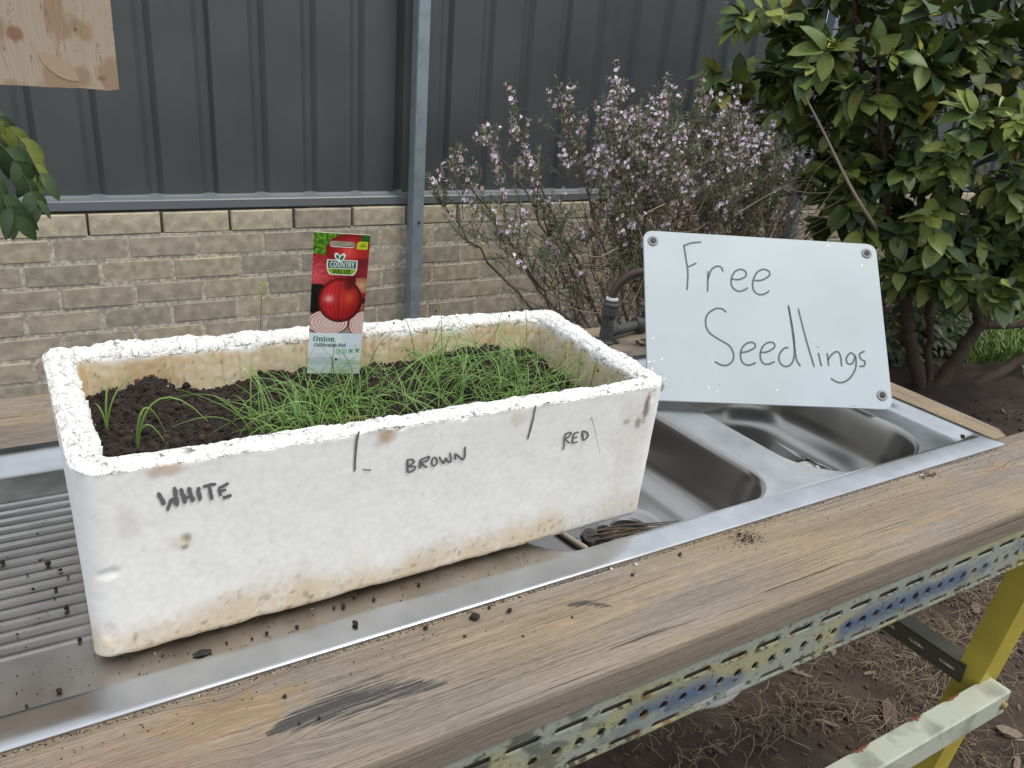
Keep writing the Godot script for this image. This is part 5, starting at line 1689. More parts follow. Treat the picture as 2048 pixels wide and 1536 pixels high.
func packet_tex() -> ImageTexture:
	var w := 256; var h := 748
	var b := PackedByteArray()
	b.resize(w * h * 3)
	for j in h:
		for i in w:
			var u := (i + 0.5) / w; var v := (j + 0.5) / h
			var y := v * 2.9      # square units
			var n := nz.get_noise_2d(u * 9.0, y * 9.0)
			var f := nf.get_noise_2d(u * 40.0, y * 12.0)
			var c := Vector3(0.62, 0.09, 0.12) * (1.0 + 0.3 * n)      # dark red behind everything
			if v < 0.16 and u < 0.5 + 0.08 * n and ell(u, v, 0.12, 0.04, 0.42, 0.125) < 1.0 + 0.2 * n:
				c = Vector3(0.16, 0.42, 0.05).lerp(Vector3(0.50, 0.66, 0.14), clampf(0.5 + n * 1.4, 0, 1))
			var e := ell(u, v, 0.68, 0.12, 0.46, 0.125)
			if e < 1.0: c = Vector3(0.78, 0.17, 0.15).lerp(Vector3(0.52, 0.05, 0.08), e * e) * (1.0 + 0.15 * f) + Vector3.ONE * 0.16 * exp(-pow(ell(u, v, 0.62, 0.12, 0.12, 0.05), 2.0))
			if v < 0.045 and u > 0.84: c = Vector3(0.16, 0.38, 0.06)
			e = ell(u, v, 0.05, 0.29, 0.46, 0.15)
			if e < 1.0 and v > 0.14: c = Vector3(0.86, 0.34, 0.36).lerp(Vector3(0.62, 0.08, 0.12), e) + Vector3.ONE * 0.22 * maxf(0.0, f)
			e = ell(u, v, 1.0, 0.26, 0.36, 0.11)
			if e < 1.0 and v > 0.16: c = Vector3(0.62, 0.16, 0.20).lerp(Vector3(0.44, 0.05, 0.10), e)
			if v > 0.345 and v < 0.56 and u < 0.22: c = Vector3(0.07, 0.05, 0.05) * (1.0 + n)
			e = ell(u, v, 0.90, 0.345, 0.20, 0.055)
			if e < 1.0: c = Vector3(0.86, 0.68, 0.52).lerp(Vector3(0.70, 0.40, 0.28), e)
			if v > 0.43 and u > 0.86: c = Vector3(0.62, 0.36, 0.25) if v > 0.47 else Vector3(0.30, 0.08, 0.08)
			if v > 0.55: c = Vector3(0.62, 0.60, 0.57)
			for sl in [[0.33, 0.615, 0.40, 0.093], [1.02, 0.625, 0.30, 0.105]]:
				e = ell(u, v, sl[0], sl[1], sl[2], sl[3]) + 0.03 * n
				if e < 1.0:
					var ring := absf(fposmod(e * 6.0 + 0.2, 1.0) - 0.5) * 2.0
					c = Vector3(0.93, 0.83, 0.78).lerp(Vector3(0.72, 0.34, 0.40), sm(0.62, 0.95, ring) * (0.35 + 0.65 * e))
					if e > 0.93: c = Vector3(0.50, 0.10, 0.14)
			e = ell(u, v, 0.535, 0.455, 0.405, 0.156)
			var neck := ell(u, v, 0.70, 0.315, 0.10, 0.05)
			if neck < 1.0: c = Vector3(0.40, 0.05, 0.06)
			if e < 1.0:
				var li := clampf(1.0 - ell(u, v, 0.40, 0.40, 0.55, 0.24), 0, 1)
				c = Vector3(0.46, 0.02, 0.08).lerp(Vector3(0.84, 0.19, 0.20), sqrt(li)) * (1.0 + 0.22 * nf.get_noise_2d((u - 0.6) / (0.4 + 0.6 * sqrt(1.0 - e * e)) * 22.0, 3.0))
				c = c.lerp(Vector3(0.88, 0.36, 0.20), 0.8 * exp(-pow(ell(u, v, 0.70, 0.43, 0.11, 0.055), 2.0)))
				c = c.lerp(Vector3(1.0, 0.80, 0.78), 0.8 * exp(-pow(ell(u, v, 0.33, 0.445, 0.085, 0.026), 2.0)))
				c *= 1.0 - 0.5 * sm(0.82, 1.0, e)
				c = c.lerp(Vector3(0.25, 0.08, 0.05), 0.7 * exp(-pow(ell(u, v, 0.68, 0.345, 0.09, 0.04), 2.0)))
			# brand badge: white edge, green band, lime foot
			var bx := absf(u - 0.53); var by := v - 0.226
			if bx < 0.275 - 0.03 * sm(0.0, 0.05, by) and by > -0.052 and by < 0.052 - 0.02 * sm(0.20, 0.27, bx): c = Vector3(0.95, 0.96, 0.94)
			if bx < 0.252 - 0.03 * sm(0.0, 0.05, by) and by > -0.046 and by < 0.046 - 0.02 * sm(0.18, 0.25, bx): c = Vector3(0.02, 0.42, 0.31) if by < 0.004 else (Vector3(0.95, 0.96, 0.94) if by < 0.009 else Vector3(0.56, 0.72, 0.07))
			for lf in [[0.445, 0.158, 0.5], [0.515, 0.160, -0.5]]:
				var q := Vector2(u - lf[0], (v - lf[1]) * 2.9).rotated(lf[2])
				var le := Vector2(q.x / 0.038, q.y / 0.075).length()
				if le < 1.3: c = Vector3(0.95, 0.96, 0.94) if le > 0.7 else Vector3(0.05, 0.42, 0.25)
			if u > 0.77 and u < 0.965 and v > 0.045 and v < 0.098 and ell(u, v, 0.965, 0.098, 0.195, 0.053) < 1.25: c = Vector3(0.80, 0.84, 0.16) if not (absf(v - 0.066) < 0.004 and absf(u - 0.88) < 0.04 or absf(v - 0.078) < 0.004 and absf(u - 0.88) < 0.06) else Vector3(0.45, 0.55, 0.12)
			if v > 0.693:
				c = Vector3(0.94, 0.97, 0.99)
				if u > 0.62 and v < 0.80: c = Vector3(0.89, 0.93, 0.97)
				if v > 0.885 - 0.012 * sin(u * 5.0): c = Vector3(0.80, 0.86, 0.87)
				if v > 0.93: c = Vector3(0.88, 0.93, 0.92)
				for k in 4:
					var iu := 0.565 + 0.12 * k; var iv := 0.832 - 0.004 * k
					var d := maxf(absf(u - iu) / 0.046, absf(v - iv) / 0.0185)
					if d < 1.0: c = Vector3(0.80, 0.90, 0.85) if d < 0.85 else Vector3(0.35, 0.66, 0.47)
					if d < 0.6 and k > 0 and Vector2((u - iu) / 0.03, (v - iv) / 0.012).length() < (0.5 + 0.3 * k / 3.0) and Vector2((u - iu) / 0.03, (v - iv) / 0.012).length() > (0.7 if k == 1 else -1.0) - 0.2: c = Vector3(0.10, 0.45, 0.25)
				for k in 3:
					if absf(v - 0.852 - 0.012 * k) < 0.0022 and u > 0.10 and u < 0.42 - 0.05 * k and fposmod(u * 37.0 + k, 1.0) < 0.7: c = Vector3(0.70, 0.75, 0.79)
			var o := (j * w + i) * 3
			b[o] = int(clampf(c.x, 0, 1) * 255); b[o + 1] = int(clampf(c.y, 0, 1) * 255); b[o + 2] = int(clampf(c.z, 0, 1) * 255)
	return ImageTexture.create_from_image(Image.create_from_data(w, h, false, Image.FORMAT_RGB8, b))

func frame_of(yaw: float, tilt: float, roll: float) -> Basis:     # x along the lower edge, y up the board, z out of its face
	var d := Vector3(cos(yaw) * cos(roll), sin(roll), -sin(yaw) * cos(roll))
	var n0 := Vector3(sin(yaw), 0, cos(yaw))
	var up := n0.cross(d).normalized()
	up = up * cos(tilt) - n0 * sin(tilt)
	return Basis(d, up, d.cross(up).normalized())

func words(parent: Node3D, called: String, text: String, font: String, size: float, wide: float, at: Vector3, bas: Basis, mt: Material, italic := false) -> void:
	var tm := TextMesh.new()
	var sf := SystemFont.new()
	sf.font_names = PackedStringArray([font])
	sf.font_weight = 700
	tm.font = sf
	tm.font_size = 48
	tm.pixel_size = size / 48.0
	tm.depth = 0.00012
	tm.text = text
	tm.material = mt
	tm.curve_step = 2.0
	var o := MeshInstance3D.new()
	o.name = called
	o.mesh = tm
	var bb := tm.get_aabb()
	var s: float = wide / maxf(bb.size.x, 1e-4)
	var x := bas.x * s
	var y := bas.y
	if italic: y = bas.y + bas.x * 0.2
	o.transform = Transform3D(Basis(x, y, bas.z), at - root_of(parent))
	parent.add_child(o, true)

func packet() -> void:
	var base := V(-1.039, 0.143, -0.308)
	var t := thing("seed_packet", "red onion seed packet stuck upright in the soil of the foam box", "seed packet", base)
	var F := frame_of(-0.236, -0.157, -0.049)
	var W := 0.0612; var Hh := 0.178
	var slot := stadium(W * 0.51, Hh * 0.930, W * 0.172, Hh * 0.0195, 6)
	var rect := PackedVector2Array([Vector2(0, 0), Vector2(W, 0), Vector2(W, Hh), Vector2(0, Hh)])
	var pr := annulus(Vector2(W * 0.51, Hh * 0.93), slot, rect)
	var m := M.new(); var bk := M.new()
	for i in pr.size():
		var a = pr[i]; var c = pr[(i + 1) % pr.size()]
		var id := []; var ib := []
		for q in [a[0], a[1], c[1], c[0]]:
			id.append(m.p(base + F * Vector3(q.x, q.y, 0), Color.WHITE, Vector2(q.x / W, 1.0 - q.y / Hh)))
			ib.append(bk.p(base + F * Vector3(q.x, q.y, -0.0008)))
		m.qi(id[0], id[1], id[2], id[3])
		bk.qi(ib[3], ib[2], ib[1], ib[0])
		bk.quad(base + F * Vector3(a[1].x, a[1].y, 0), base + F * Vector3(a[1].x, a[1].y, -0.0008), base + F * Vector3(c[1].x, c[1].y, -0.0008), base + F * Vector3(c[1].x, c[1].y, 0))
		bk.quad(base + F * Vector3(a[0].x, a[0].y, 0), base + F * Vector3(c[0].x, c[0].y, 0), base + F * Vector3(c[0].x, c[0].y, -0.0008), base + F * Vector3(a[0].x, a[0].y, -0.0008))
	part(t, "printed_front", m, mats.packet_print)
	part(t, "back", bk, mats.paper_back)
	var at := func(u, v): return base + F * Vector3(W * u, Hh * (1.0 - v), 0.00025)
	words(t, "lettering", "COUNTRY", "Droid Sans", 0.0090, W * 0.44, at.call(0.53, 0.206), F, mats.print_white)
	words(t, "lettering", "VALUE", "Droid Sans", 0.0074, W * 0.32, at.call(0.53, 0.253), F, mats.print_dark)
	words(t, "lettering", "Onion", "Droid Serif", 0.0095, W * 0.40, at.call(0.28, 0.736), F, mats.print_green)
	words(t, "lettering", "Californian Red", "Droid Serif", 0.0062, W * 0.60, at.call(0.40, 0.781), F, mats.print_dark, true)

# ---------------------------------------------------------------- the sign
func sign_board() -> void:
	var base := V(-0.453, 0.0, -0.350)
	var t := thing("sign_board", "white board with rounded corners handwritten Free Seedlings leaning over the bowls", "sign", base)
	var F := frame_of(-0.455, 0.639, 0.0)
	var W := 0.431; var Hh := 0.306
	var at := func(u, v, o): return base + F * Vector3(u, v, o)
	var lp := rrect(0.0, W, 0.0, Hh, 0.017, 8, 8)
	var lin_ := rrect(0.0006, W - 0.0006, 0.0006, Hh - 0.0006, 0.0165, 8, 8)
	var m := M.new()
	var n := lp.size()
	var f0 := []; var f1 := []; var b0 := []
	for q in lin_: f0.append(m.p(at.call(q.x, q.y, 0.0)))
	var c0 := m.p(at.call(W / 2, Hh / 2, 0.0))
	for k in n: m.t(c0, f0[k], f0[(k + 1) % n])
	for k in n:
		var k2 := (k + 1) % n
		m.quad(at.call(lp[k].x, lp[k].y, -0.0006), at.call(lp[k2].x, lp[k2].y, -0.0006), at.call(lin_[k2].x, lin_[k2].y, 0.0), at.call(lin_[k].x, lin_[k].y, 0.0))
		m.quad(at.call(lp[k].x, lp[k].y, -0.004), at.call(lp[k2].x, lp[k2].y, -0.004), at.call(lp[k2].x, lp[k2].y, -0.0006), at.call(lp[k].x, lp[k].y, -0.0006))
		m.out([at.call(lp[k].x, lp[k].y, -0.004), at.call(lp[k2].x, lp[k2].y, -0.004), at.call(W / 2, Hh / 2, -0.004)], at.call(W / 2, Hh / 2, 0.0))
	part(t, "panel", m, mats.sign_panel)
	m = M.new()
	for s in SIGN:
		var pts := []
		for k in range(0, s.size(), 2): pts.append(Vector2(s[k], s[k + 1]))
		var w3 := []
		for q in curve2(pts): w3.append(at.call(q.x, q.y, 0.0004))
		ribbon(m, w3, F.z, 0.0031 if s.size() > 4 else 0.0030, 0.05)
		if s == SIGN[6] or s == SIGN[-1]:
			part(t, "written_word", m, mats.sign_ink)
			m = M.new()
	for g in [Vector2(0.0167, 0.2863), Vector2(0.4110, 0.2872), Vector2(0.4130, 0.0242), Vector2(0.0190, 0.0250)]:
		m = M.new()
		lathe(m, at.call(g.x, g.y, 0.0), Basis(F.x, F.z, -F.y), [[0.0096, 0.0], [0.0094, 0.0012], [0.0080, 0.0022], [0.0062, 0.0024], [0.0052, 0.0016], [0.0048, 0.0008]], 24)
		var o := part(t, "grommet", m, mats.grommet)
		m = M.new()
		lathe(m, at.call(g.x, g.y, 0.0), Basis(F.x, F.z, -F.y), [[0.0048, 0.0008], [0.0034, 0.0010], [0.0030, 0.0020], [0.0, 0.0021]], 6)
		part(o, "core", m, mats.grommet_core)
	m = M.new()
	var mk := M.new()
	for q in [[0.004, 0.066, 0.2, 0.007], [0.006, 0.060, 1.1, 0.008], [0.012, 0.068, 0.8, 0.006], [0.009, 0.054, 1.9, 0.006], [0.026, 0.072, 0.7, 0.005], [0.022, 0.044, 0.6, 0.010], [0.030, 0.038, 0.9, 0.006], [0.012, 0.108, 1.2, 0.004], [0.004, 0.20, 0.1, 0.004], [0.105, 0.026, 1.2, 0.005], [0.120, 0.020, 0.9, 0.006], [0.125, 0.030, 2.1, 0.005], [0.225, 0.026, 1.2, 0.003], [0.36, 0.004, 0.1, 0.010], [0.39, 0.009, 0.8, 0.004], [0.400, 0.264, 0.9, 0.005], [0.34, 0.298, 0.2, 0.006]]:
		var d: Vector2 = Vector2(cos(q[2]), sin(q[2])) * q[3] * 0.5
		ribbon(m if rng.randf() < 0.65 else mk, [at.call(q[0] - d.x, q[1] - d.y, 0.0003), at.call(q[0] + rnd(-0.0006, 0.0006), q[1], 0.0003), at.call(q[0] + d.x, q[1] + d.y, 0.0003)], F.z, rnd(0.0009, 0.002), 0.4)
	part(t, "scratches", m, mats.scratch)
	part(t, "scuffs", mk, mats.scuff)

# ---------------------------------------------------------------- the tap
func tap() -> void:
	var t := thing("outdoor_tap", "grey threaded standpipe with a bent brown spout behind the sign", "tap", V(-0.335, -0.006, -0.625))
	var lean := Basis(Vector3(0, 0, 1), -0.06)
	var at := V(-0.337, -0.006, -0.625)
	var m := M.new()
	lathe(m, at, lean, [[0.0, 0.0], [0.019, 0.0], [0.019, 0.004], [0.0145, 0.006], [0.0135, 0.010]], 20)
	for a in [0.4, 2.5, 4.4]:
		lathe(m, at + Vector3(cos(a), 0, sin(a)) * 0.022, Basis.IDENTITY, [[0.0085, 0.0], [0.0085, 0.0035], [0.0, 0.0036]], 12)
	var fl := part(t, "flange", m, mats.tap_grey)
	for a in [0.4, 2.5, 4.4]:
		m = M.new()
		lathe(m, at + Vector3(cos(a), 0, sin(a)) * 0.022 + Vector3(0, 0.0034, 0), Basis.IDENTITY, [[0.0056, 0.0], [0.0054, 0.0018], [0.002, 0.0034], [0.0, 0.0034]], 10)
		part(fl, "screw", m, mats.tap_copper)
	m = M.new()
	var prof := [[0.0132, 0.009], [0.0128, 0.036]]
	for k in 9:
		prof.append([0.0137, 0.037 + k * 0.0022]); prof.append([0.0127, 0.0381 + k * 0.0022])
	prof.append([0.0125, 0.058])
	lathe(m, at, lean, prof, 22)
	part(t, "standpipe", m, mats.tap_grey)
	m = M.new()
	lathe(m, at, lean, [[0.0125, 0.056], [0.0160, 0.058], [0.0166, 0.064], [0.0158, 0.0655], [0.0166, 0.067], [0.0160, 0.076], [0.0172, 0.078], [0.0172, 0.081], [0.0122, 0.084], [0.0118, 0.0895], [0.0, 0.0895]], 22)
	part(t, "collar_nut", m, mats.tap_grey)
	m = M.new()
	lathe(m, at, lean, [[0.0120, 0.0885], [0.0124, 0.092], [0.0112, 0.0945], [0.0100, 0.0940], [0.0, 0.0935]], 16)
	m.out([at + lean * Vector3(-0.0122, 0.092, 0.002), at + lean * Vector3(-0.0118, 0.092, 0.006), at + lean * Vector3(-0.0135, 0.0985, 0.004)], at)
	part(t, "thread_tape", m, mats.thread_tape)
	m = M.new()
	tube(m, curve([at + lean * Vector3(0, 0.088, 0), at + lean * Vector3(0.001, 0.105, 0.0), V(-0.318, 0.122, -0.618), V(-0.298, 0.139, -0.605), V(-0.262, 0.147, -0.578), V(-0.232, 0.146, -0.53), V(-0.212, 0.140, -0.46), V(-0.203, 0.131, -0.375)], 6), [0.0088], 12)
	part(t, "spout", m, mats.tap_copper)
	m = M.new()
	tube(m, curve([V(-0.330, 0.010, -0.632), V(-0.28, 0.012, -0.642), V(-0.215, 0.014, -0.655)], 4), [0.0105], 12)
	part(t, "side_pipe", m, mats.tap_grey)
	m = M.new()
	lathe(m, V(-0.228, 0.014, -0.653), Basis(Vector3(0, 0, 1), -PI / 2), [[0.0, -0.012], [0.015, -0.012], [0.017, -0.006], [0.017, 0.010], [0.014, 0.014], [0.013, 0.034], [0.016, 0.036], [0.016, 0.046], [0.0, 0.046]], 14)
	lathe(m, V(-0.212, 0.014, -0.653), Basis.IDENTITY, [[0.010, 0.0], [0.010, 0.024], [0.005, 0.025], [0.005, 0.036], [0.018, 0.037], [0.018, 0.042], [0.0, 0.043]], 12)
	part(t, "valve", m, mats.tap_grey)
	# loose clip beside it
	var c := thing("pipe_clip", "small rusty pipe clip with a bolt lying in front of the tap", "clip", V(-0.258, -0.006, -0.585))
	m = M.new()
	var ring := []
	for k in 12: ring.append(V(-0.272 + 0.011 * cos(k * 0.42), 0.000 + 0.002 * sin(k), -0.590 + 0.008 * sin(k * 0.42)))
	tube(m, ring, [0.0028], 6)
	part(c, "loop", m, mats.tap_copper)
	m = M.new()
	tube(m, [V(-0.274, -0.001, -0.584), V(-0.262, -0.0015, -0.566), V(-0.257, -0.0015, -0.556)], [0.0026], 7)
	tube(m, [V(-0.268, 0.003, -0.596), V(-0.254, 0.004, -0.590), V(-0.246, 0.002, -0.582)], [0.003], 7)
	lathe(m, V(-0.250, -0.006, -0.583), Basis.IDENTITY, [[0.0065, 0.0], [0.0068, 0.006], [0.004, 0.008], [0.004, 0.013], [0.0, 0.0135]], 6)
	part(c, "bolt", m, mats.tap_brass)

# ---------------------------------------------------------------- small things
func sink_litter() -> void:
	var fl := -0.1225
	for k in 11:
		var m := M.new()
		var a := V(-0.672 + rnd(-0.006, 0.012), fl + 0.003 + 0.003 * (k % 4), -0.206 + 0.0024 * k + rnd(-0.003, 0.003))
		var b := V(-0.535 + rnd(-0.02, 0.03), fl + 0.003 + rnd(0, 0.004), -0.168 + rnd(-0.008, 0.008))
		tube(m, curve([a, a.lerp(b, 0.35) + Vector3(0, rnd(0.0, 0.006), rnd(-0.006, 0.006)), a.lerp(b, 0.7) + Vector3(0, rnd(0, 0.004), rnd(-0.006, 0.006)), b], 3), [rnd(0.0010, 0.0018), 0.0009], 5)
		top("dry_twig", m, mats.stick, "thin dry twig in the bundle lying by the waste of the left bowl", "twig", a, "twigs in the left bowl")
	var m2 := M.new()
	tube(m2, [V(-0.700, fl + 0.002, -0.235), V(-0.695, fl + 0.003, -0.205), V(-0.688, fl + 0.0035, -0.175)], [0.0042], 6)
	top("pale_stick", m2, mats.pale_stick, "short pale stick at the left end of the twig bundle in the bowl", "stick", V(-0.695, fl, -0.2))
	for q in [[V(-0.668, fl, -0.196), 0.0125, "flat black cap left of the other cap under the twigs"], [V(-0.638, fl, -0.203), 0.0105, "black cap tipped on its side in front of the twigs"]]:
		var m := M.new()
		lathe(m, q[0] + Vector3(0, 0.001, 0), Basis(Vector3(1, 0, 0.2).normalized(), 0.4 if q[1] > 0.012 else 1.1), [[0.0, 0.010], [q[1], 0.010], [q[1], 0.0], [q[1] - 0.0015, 0.0], [q[1] - 0.0015, 0.008], [0.0, 0.008]], 18)
		top("bottle_cap", m, mats.black_rubber, q[2], "cap", q[0])
	var m3 := M.new()
	for k in 60:
		var p := V(-0.655 + rng.randfn(0, 0.02), fl + 0.0015, -0.200 + rng.randfn(0, 0.012))
		lathe(m3, p, facing(Vector3(rnd(-1, 1), rnd(-1, 1), rnd(-1, 1))), [[0.0, -0.0012], [rnd(0.0008, 0.0018), 0.0], [0.0, 0.0012]], 5)
	var o := top("bowl_grit", m3, mats.black_rubber, "scattering of black grit around the caps in the left bowl", "grit", V(-0.655, fl, -0.2))
	o.set_meta("kind", "stuff")
	# a dark strap lying under the rim
	var m4 := M.new()
	tube(m4, curve([V(-0.600, fl + 0.004, -0.158), V(-0.57, fl + 0.006, -0.156), V(-0.545, fl + 0.008, -0.158), V(-0.525, fl + 0.008, -0.164)], 4), [0.006, 0.003], 7)
	top("rubber_strap", m4, mats.black_rubber, "dark rubber strip right of the twigs in the left bowl", "strip", V(-0.54, fl, -0.176))
	var m5 := M.new()
	var ce := V(-1.2184, -0.0095, -0.0542)
	var ring := []
	for k in 16: ring.append(m5.p(ce + Vector3(0.0085 * cos(TAU * k / 16), 0.0006 * sin(k * 1.7), 0.0042 * sin(TAU * k / 16))))
	var c0 := m5.p(ce + Vector3(0, 0.0016, 0))
	for k in 16: m5.t(c0, ring[(k + 1) % 16], ring[k])
	top("dead_leaf", m5, mats.black_rubber, "small oval black leaf beside the front lip below the box corner", "leaf", ce)
	var m6 := M.new()
	tube(m6, curve([V(-1.165, -0.009, -0.046), V(-1.155, -0.0075, -0.043), V(-1.143, -0.009, -0.041)], 4), [0.0006], 4, Color(0.2, 0.26, 0.08))
	top("grass_clipping", m6, mats.grass, "thin green clipping on the sink just below the box", "clipping", V(-1.155, -0.009, -0.043))

func crumbs() -> void:
	var proto := []
	for k in 4: proto.append(clod_mesh(k + 2))
	for p in proto: p.surface_set_material(0, mats.crumb)
	var sets := [
		["crumb of dark soil on the ribbed drainer left of the box", "soil crumbs on the ribbed drainer", -0.0095, [[-1.330, -0.253, 0.0045], [-1.370, -0.274, 0.0040], [-1.337, -0.264, 0.0020], [-1.320, -0.237, 0.0028], [-1.345, -0.214, 0.0025], [-1.326, -0.206, 0.0027], [-1.319, -0.169, 0.0040], [-1.312, -0.117, 0.0032], [-1.360, -0.148, 0.0020], [-1.314, -0.223, 0.0018], [-1.337, -0.317, 0.0020], [-1.349, -0.242, 0.0018], [-1.328, -0.190, 0.0015], [-1.334, -0.266, 0.0014]]],
		["crumb of dark soil on the steel strip in front of the box", "soil crumbs along the front of the sink", -0.0105, [[-1.082, -0.064, 0.0040], [-1.067, -0.074, 0.0030], [-1.132, -0.053, 0.0030], [-1.160, -0.056, 0.0028], [-1.051, -0.061, 0.0028], [-0.999, -0.065, 0.0030], [-1.332, -0.057, 0.0040], [-1.196, -0.059, 0.0020], [-1.174, -0.055, 0.0020], [-1.250, -0.066, 0.0016], [-1.356, -0.051, 0.0020], [-1.027, -0.047, 0.0018], [-1.091, -0.066, 0.0025]]],
		["lump of dark soil on the front lip of the sink", "", 0.001, [[-1.086, -0.020, 0.0045]]],
		["crumb of dark soil on the weathered front plank", "soil crumbs on the front plank", -0.0055, [[-0.938, 0.019, 0.0045], [-0.945, 0.057, 0.0020], [-0.996, 0.033, 0.0025], [-1.169, 0.035, 0.0030], [-1.025, 0.007, 0.0040], [-0.707, 0.015, 0.0035], [-0.783, 0.023, 0.0030], [-0.885, 0.054, 0.0020], [-0.954, 0.006, 0.0030], [-0.608, 0.012, 0.0030], [-0.604, 0.029, 0.0025], [-1.167, 0.069, 0.0020], [-1.151, 0.071, 0.0025]]],
		["largest lump of soil on the front plank below the box", "", -0.0055, [[-0.975, 0.014, 0.0070]]],
		["crumb of soil on the front lip near the right corner of the sink", "", 0.0005, [[-0.058, -0.040, 0.006]]],
	]
	for s in sets:
		for q in s[3]:
			var o := MeshInstance3D.new()
			o.name = "soil_crumb"
			o.mesh = proto[rng.randi() % 4]
			add_child(o, true)
			o.position = V(q[0], s[2] + q[2] * 0.4, q[1])
			o.rotation = Vector3(0, rnd(0, TAU), 0)
			o.scale = Vector3.ONE * q[2] * 0.72
			tag(o, s[0], "soil crumb", s[1])
	var xf := []; var cols := []
	for i in 2600:
		var p := V(rnd(-1.4, -0.02), -0.0055, rnd(0.0005, 0.0045) if rng.randf() < 0.85 else rnd(0.0, 0.035))
		if rng.randf() < 0.07: p = V(rnd(-1.4, -0.86), -0.0105, rnd(-0.10, -0.045))
		elif rng.randf() < 0.12: p = V(-0.606 + rng.randfn(0, 0.012), -0.0055, 0.020 + rng.randfn(0, 0.008))
		elif rng.randf() < 0.10: p = V(-0.226 + rng.randfn(0, 0.012), -0.0055, 0.011 + rng.randfn(0, 0.004))
		elif rng.randf() < 0.03: p = V(rnd(-1.42, -1.31), -0.009, rnd(-0.36, -0.06))
		xf.append(Transform3D(Basis(Vector3(rnd(-1, 1), rnd(-1, 1), rnd(-1, 1)).normalized(), rnd(0, TAU)).scaled(Vector3.ONE * rnd(0.00025, 0.0008)), p))
		cols.append(Color(0.03, 0.02, 0.015) if rng.randf() < 0.95 else Color(0.5, 0.48, 0.44))
	var g := swarm(self, "soil_dust", proto[0].duplicate(), mats.soil_clod, xf, cols)
	tag(g, "fine dark soil dust strewn along the sink edge and plank", "soil")
	for q in [[-0.237, 0.008, "tiny white pebble by the soil patch near the right end of the plank"], [-0.798, 0.004, "tiny white pebble left of the pair at the lip, below the box"], [-0.767, 0.009, "tiny white pebble against the lip, right of its neighbour"]]:
		var o := MeshInstance3D.new()
		o.name = "pebble"
		var me: ArrayMesh = proto[1].duplicate()
		me.surface_set_material(0, mats.white_plastic)
		o.mesh = me
		add_child(o, true)
		o.position = V(q[0], -0.0045, q[1])
		o.scale = Vector3.ONE * 0.0020
		tag(o, q[2], "pebble")

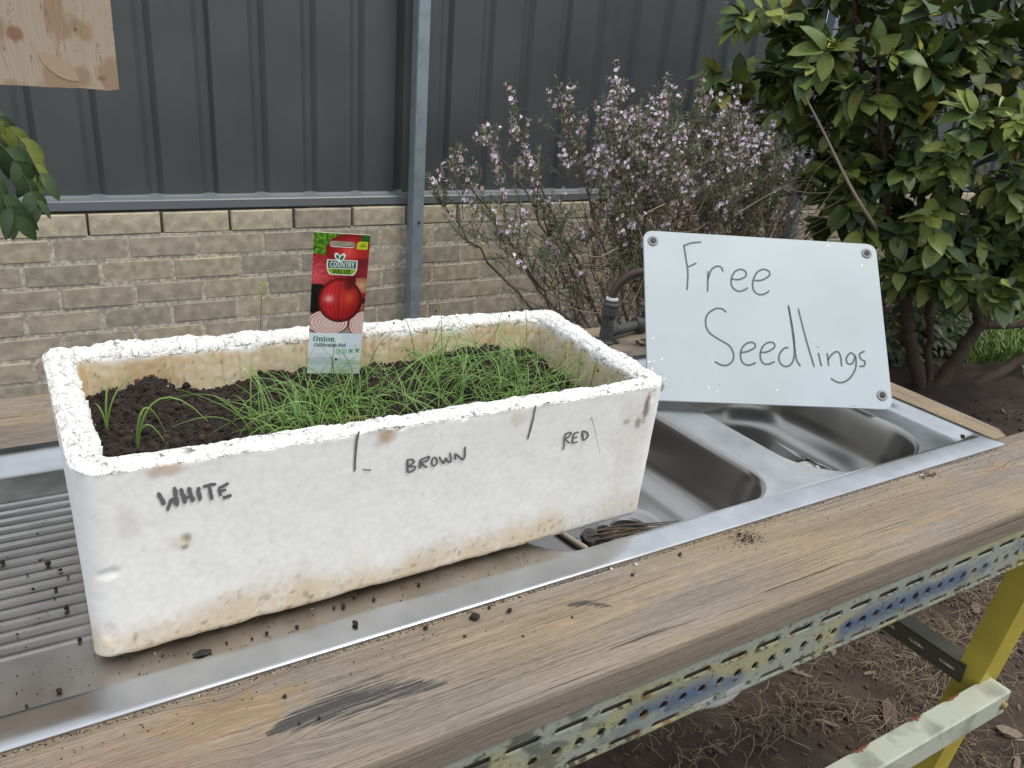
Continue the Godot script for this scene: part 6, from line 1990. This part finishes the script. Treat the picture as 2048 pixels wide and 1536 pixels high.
func ground_litter() -> void:
	# splinters and chips of wood
	var shapes := []
	for k in 5:
		var m := M.new()
		var l := rnd(0.7, 1.2)
		var pts := [Vector3(-0.5 * l, 0, rnd(-0.1, 0.1)), Vector3(-0.3 * l, 0, 0.14), Vector3(0.2 * l, 0, rnd(0.08, 0.16)), Vector3(0.5 * l, 0, rnd(-0.05, 0.1)), Vector3(0.3 * l, 0, -0.13), Vector3(-0.25 * l, 0, rnd(-0.16, -0.08))]
		var up := Vector3(0, 0.07, 0)
		var mid := Vector3(0, 0.035, 0)
		for i in 6:
			var a: Vector3 = pts[i]; var b: Vector3 = pts[(i + 1) % 6]
			m.out([a + up, b + up, Vector3(0.02, 0.10, 0)], mid)
			m.out([a, b, b + up, a + up], mid)
			m.out([a, b, Vector3.ZERO], mid)
		shapes.append(m.mesh())
	var big := [[0.91, -0.33, 0.085], [0.36, -0.40, 0.10], [0.70, -0.17, 0.07], [0.28, -0.17, 0.13], [0.82, -0.30, 0.07], [0.62, -0.42, 0.09], [1.1, -0.45, 0.08], [0.5, -0.28, 0.05], [0.47, 0.0, 0.08], [0.40, 0.06, 0.07], [0.2, -0.36, 0.06], [1.3, -0.55, 0.09], [0.75, -0.5, 0.06], [0.55, -0.1, 0.06], [0.12, -0.22, 0.05], [0.95, -0.15, 0.07], [1.6, -0.7, 0.08], [2.2, -1.0, 0.07], [2.5, -1.15, 0.06], [1.9, -0.85, 0.08], [0.35, -0.28, 0.045], [0.66, -0.30, 0.05], [0.85, -0.45, 0.06], [1.05, -0.30, 0.05]]
	for i in big.size():
		var q = big[i]
		var o := MeshInstance3D.new()
		o.name = "wood_chip"
		o.mesh = shapes[i % 5]
		o.set_surface_override_material(0, mats.chip if i % 4 != 3 else mats.chip_dark)
		add_child(o, true)
		o.position = Vector3(q[0], ground_y(q[0], q[1]) + 0.002, q[1])
		o.rotation = Vector3(rnd(-0.15, 0.15), rnd(0, TAU), rnd(-0.15, 0.15))
		o.scale = Vector3(q[2], q[2] * 0.7, q[2] * rnd(0.7, 1.2))
		tag(o, "pale splintered wood chip lying on the dark ground right of the bench", "wood chip", "wood chips on the ground")
	var xf := []; var cols := []
	for i in 2600:
		var x := rnd(-0.7, 2.6); var z := rnd(-1.25, 0.4)
		if x < 0.0 and rng.randf() < 0.4: continue
		var s := rnd(0.006, 0.028)
		xf.append(Transform3D(Basis(Vector3.UP, rnd(0, TAU)).rotated(Vector3(rnd(-1, 1), 0, rnd(-1, 1)).normalized(), rnd(0, 0.5)).scaled(Vector3(s, s * 0.8, s * rnd(0.5, 1.3))), Vector3(x, ground_y(x, z) + 0.001, z)))
		cols.append(Color(0.075, 0.05, 0.036).lerp(Color(0.24, 0.18, 0.125), pow(rng.randf(), 2.2)))
	var mu := swarm(self, "bark_mulch", shapes[1].duplicate(), mats.dry, xf, cols)
	tag(mu, "brown bark mulch scattered over the ground under the bench", "mulch")
	# matted dry grass
	var d := M.new()
	tube(d, curve([Vector3(0, 0, 0), Vector3(0.015, 0.010, 0.006), Vector3(0.033, 0.012, 0.0), Vector3(0.050, 0.002, -0.010)], 3), [0.0010, 0.0006], 3)
	xf = []; cols = []
	for i in 24000:
		var x := rnd(-0.35, 2.0); var z := rnd(-1.0, 0.38)
		var clump := nf.get_noise_2d(x * 3.2 + 5.0, z * 3.2)
		if rng.randf() > sm(-0.35, 0.35, clump) * (0.25 if x < -0.05 else 1.0): continue
		xf.append(Transform3D(Basis(Vector3.UP, rnd(0, TAU)).rotated(Vector3(rnd(-1, 1), 0, rnd(-1, 1)).normalized(), rnd(0, 0.9)).scaled(Vector3.ONE * rnd(0.45, 1.25)), Vector3(x, ground_y(x, z) + rnd(0.0, 0.014), z)))
		cols.append(Color(0.16, 0.115, 0.075).lerp(Color(0.34, 0.27, 0.18), rng.randf()))
	var dg := swarm(self, "dry_grass", d.mesh(), mats.dry, xf, cols)
	tag(dg, "matted dry grass and roots on the ground by the yellow leg", "dry grass")
	# clods
	xf = []; cols = []
	for i in 3000:
		var x := rnd(-0.8, 2.8); var z := rnd(-1.3, 0.4)
		var s := rnd(0.003, 0.010)
		xf.append(Transform3D(Basis(Vector3.UP, rnd(0, TAU)).scaled(Vector3(s, s * 0.8, s)), Vector3(x, ground_y(x, z) + s * 0.2, z)))
		cols.append(Color(0.045, 0.031, 0.023).lerp(Color(0.10, 0.07, 0.05), rng.randf()))
	var cl := swarm(self, "soil_clods", clod_mesh(9), mats.soil_clod, xf, cols)
	tag(cl, "small dark clods of earth on the ground", "soil")
	# long fallen twigs
	var tw := [[V(0.10, -H, -0.30), V(0.22, -H, -0.22), 0.004, "fallen twig nearest the bench on the dry grass"], [V(0.55, -H, 0.02), V(0.66, -H, 0.14), 0.005, "dark fallen twig right of the yellow leg's foot"], [V(0.75, -H, -0.42), V(0.98, -H, -0.36), 0.004, "long fallen twig on the mulch beyond the yellow leg"]]
	for q in tw:
		var m := M.new()
		var a: Vector3 = q[0] + Vector3(0, 0.012, 0); var b: Vector3 = q[1] + Vector3(0, 0.016, 0)
		tube(m, curve([a, a.lerp(b, 0.5) + Vector3(0.01, 0.006, 0.01), b], 5), [q[2], q[2] * 0.5], 6)
		top("fallen_twig", m, mats.stick, q[3], "twig", q[0])
	# a weed seedling behind the box
	var wt := thing("weed_seedling", "thin dark weed sprig standing before the wall behind the box", "weed", V(-0.60, -H, -2.3))
	var m := M.new()
	tube(m, curve([V(-0.60, -H, -2.3), V(-0.605, -0.6, -2.3), V(-0.59, -0.36, -2.3)], 5), [0.0022, 0.001], 5)
	part(wt, "stem", m, mats.twig)
	for a in 7:
		var o := MeshInstance3D.new()
		o.name = "leaf"
		o.mesh = leaf_mesh(0.042, 0.009, 0.2, 0.3, 0.0, 3)
		o.set_surface_override_material(0, mats.leaf_3)
		o.transform = Transform3D(facing(Vector3(cos(a * 2.4), 0.7 + 0.1 * (a % 3), sin(a * 2.4))), V(-0.592, -0.40 + 0.012 * a, -2.3) - wt.position)
		wt.add_child(o, true)
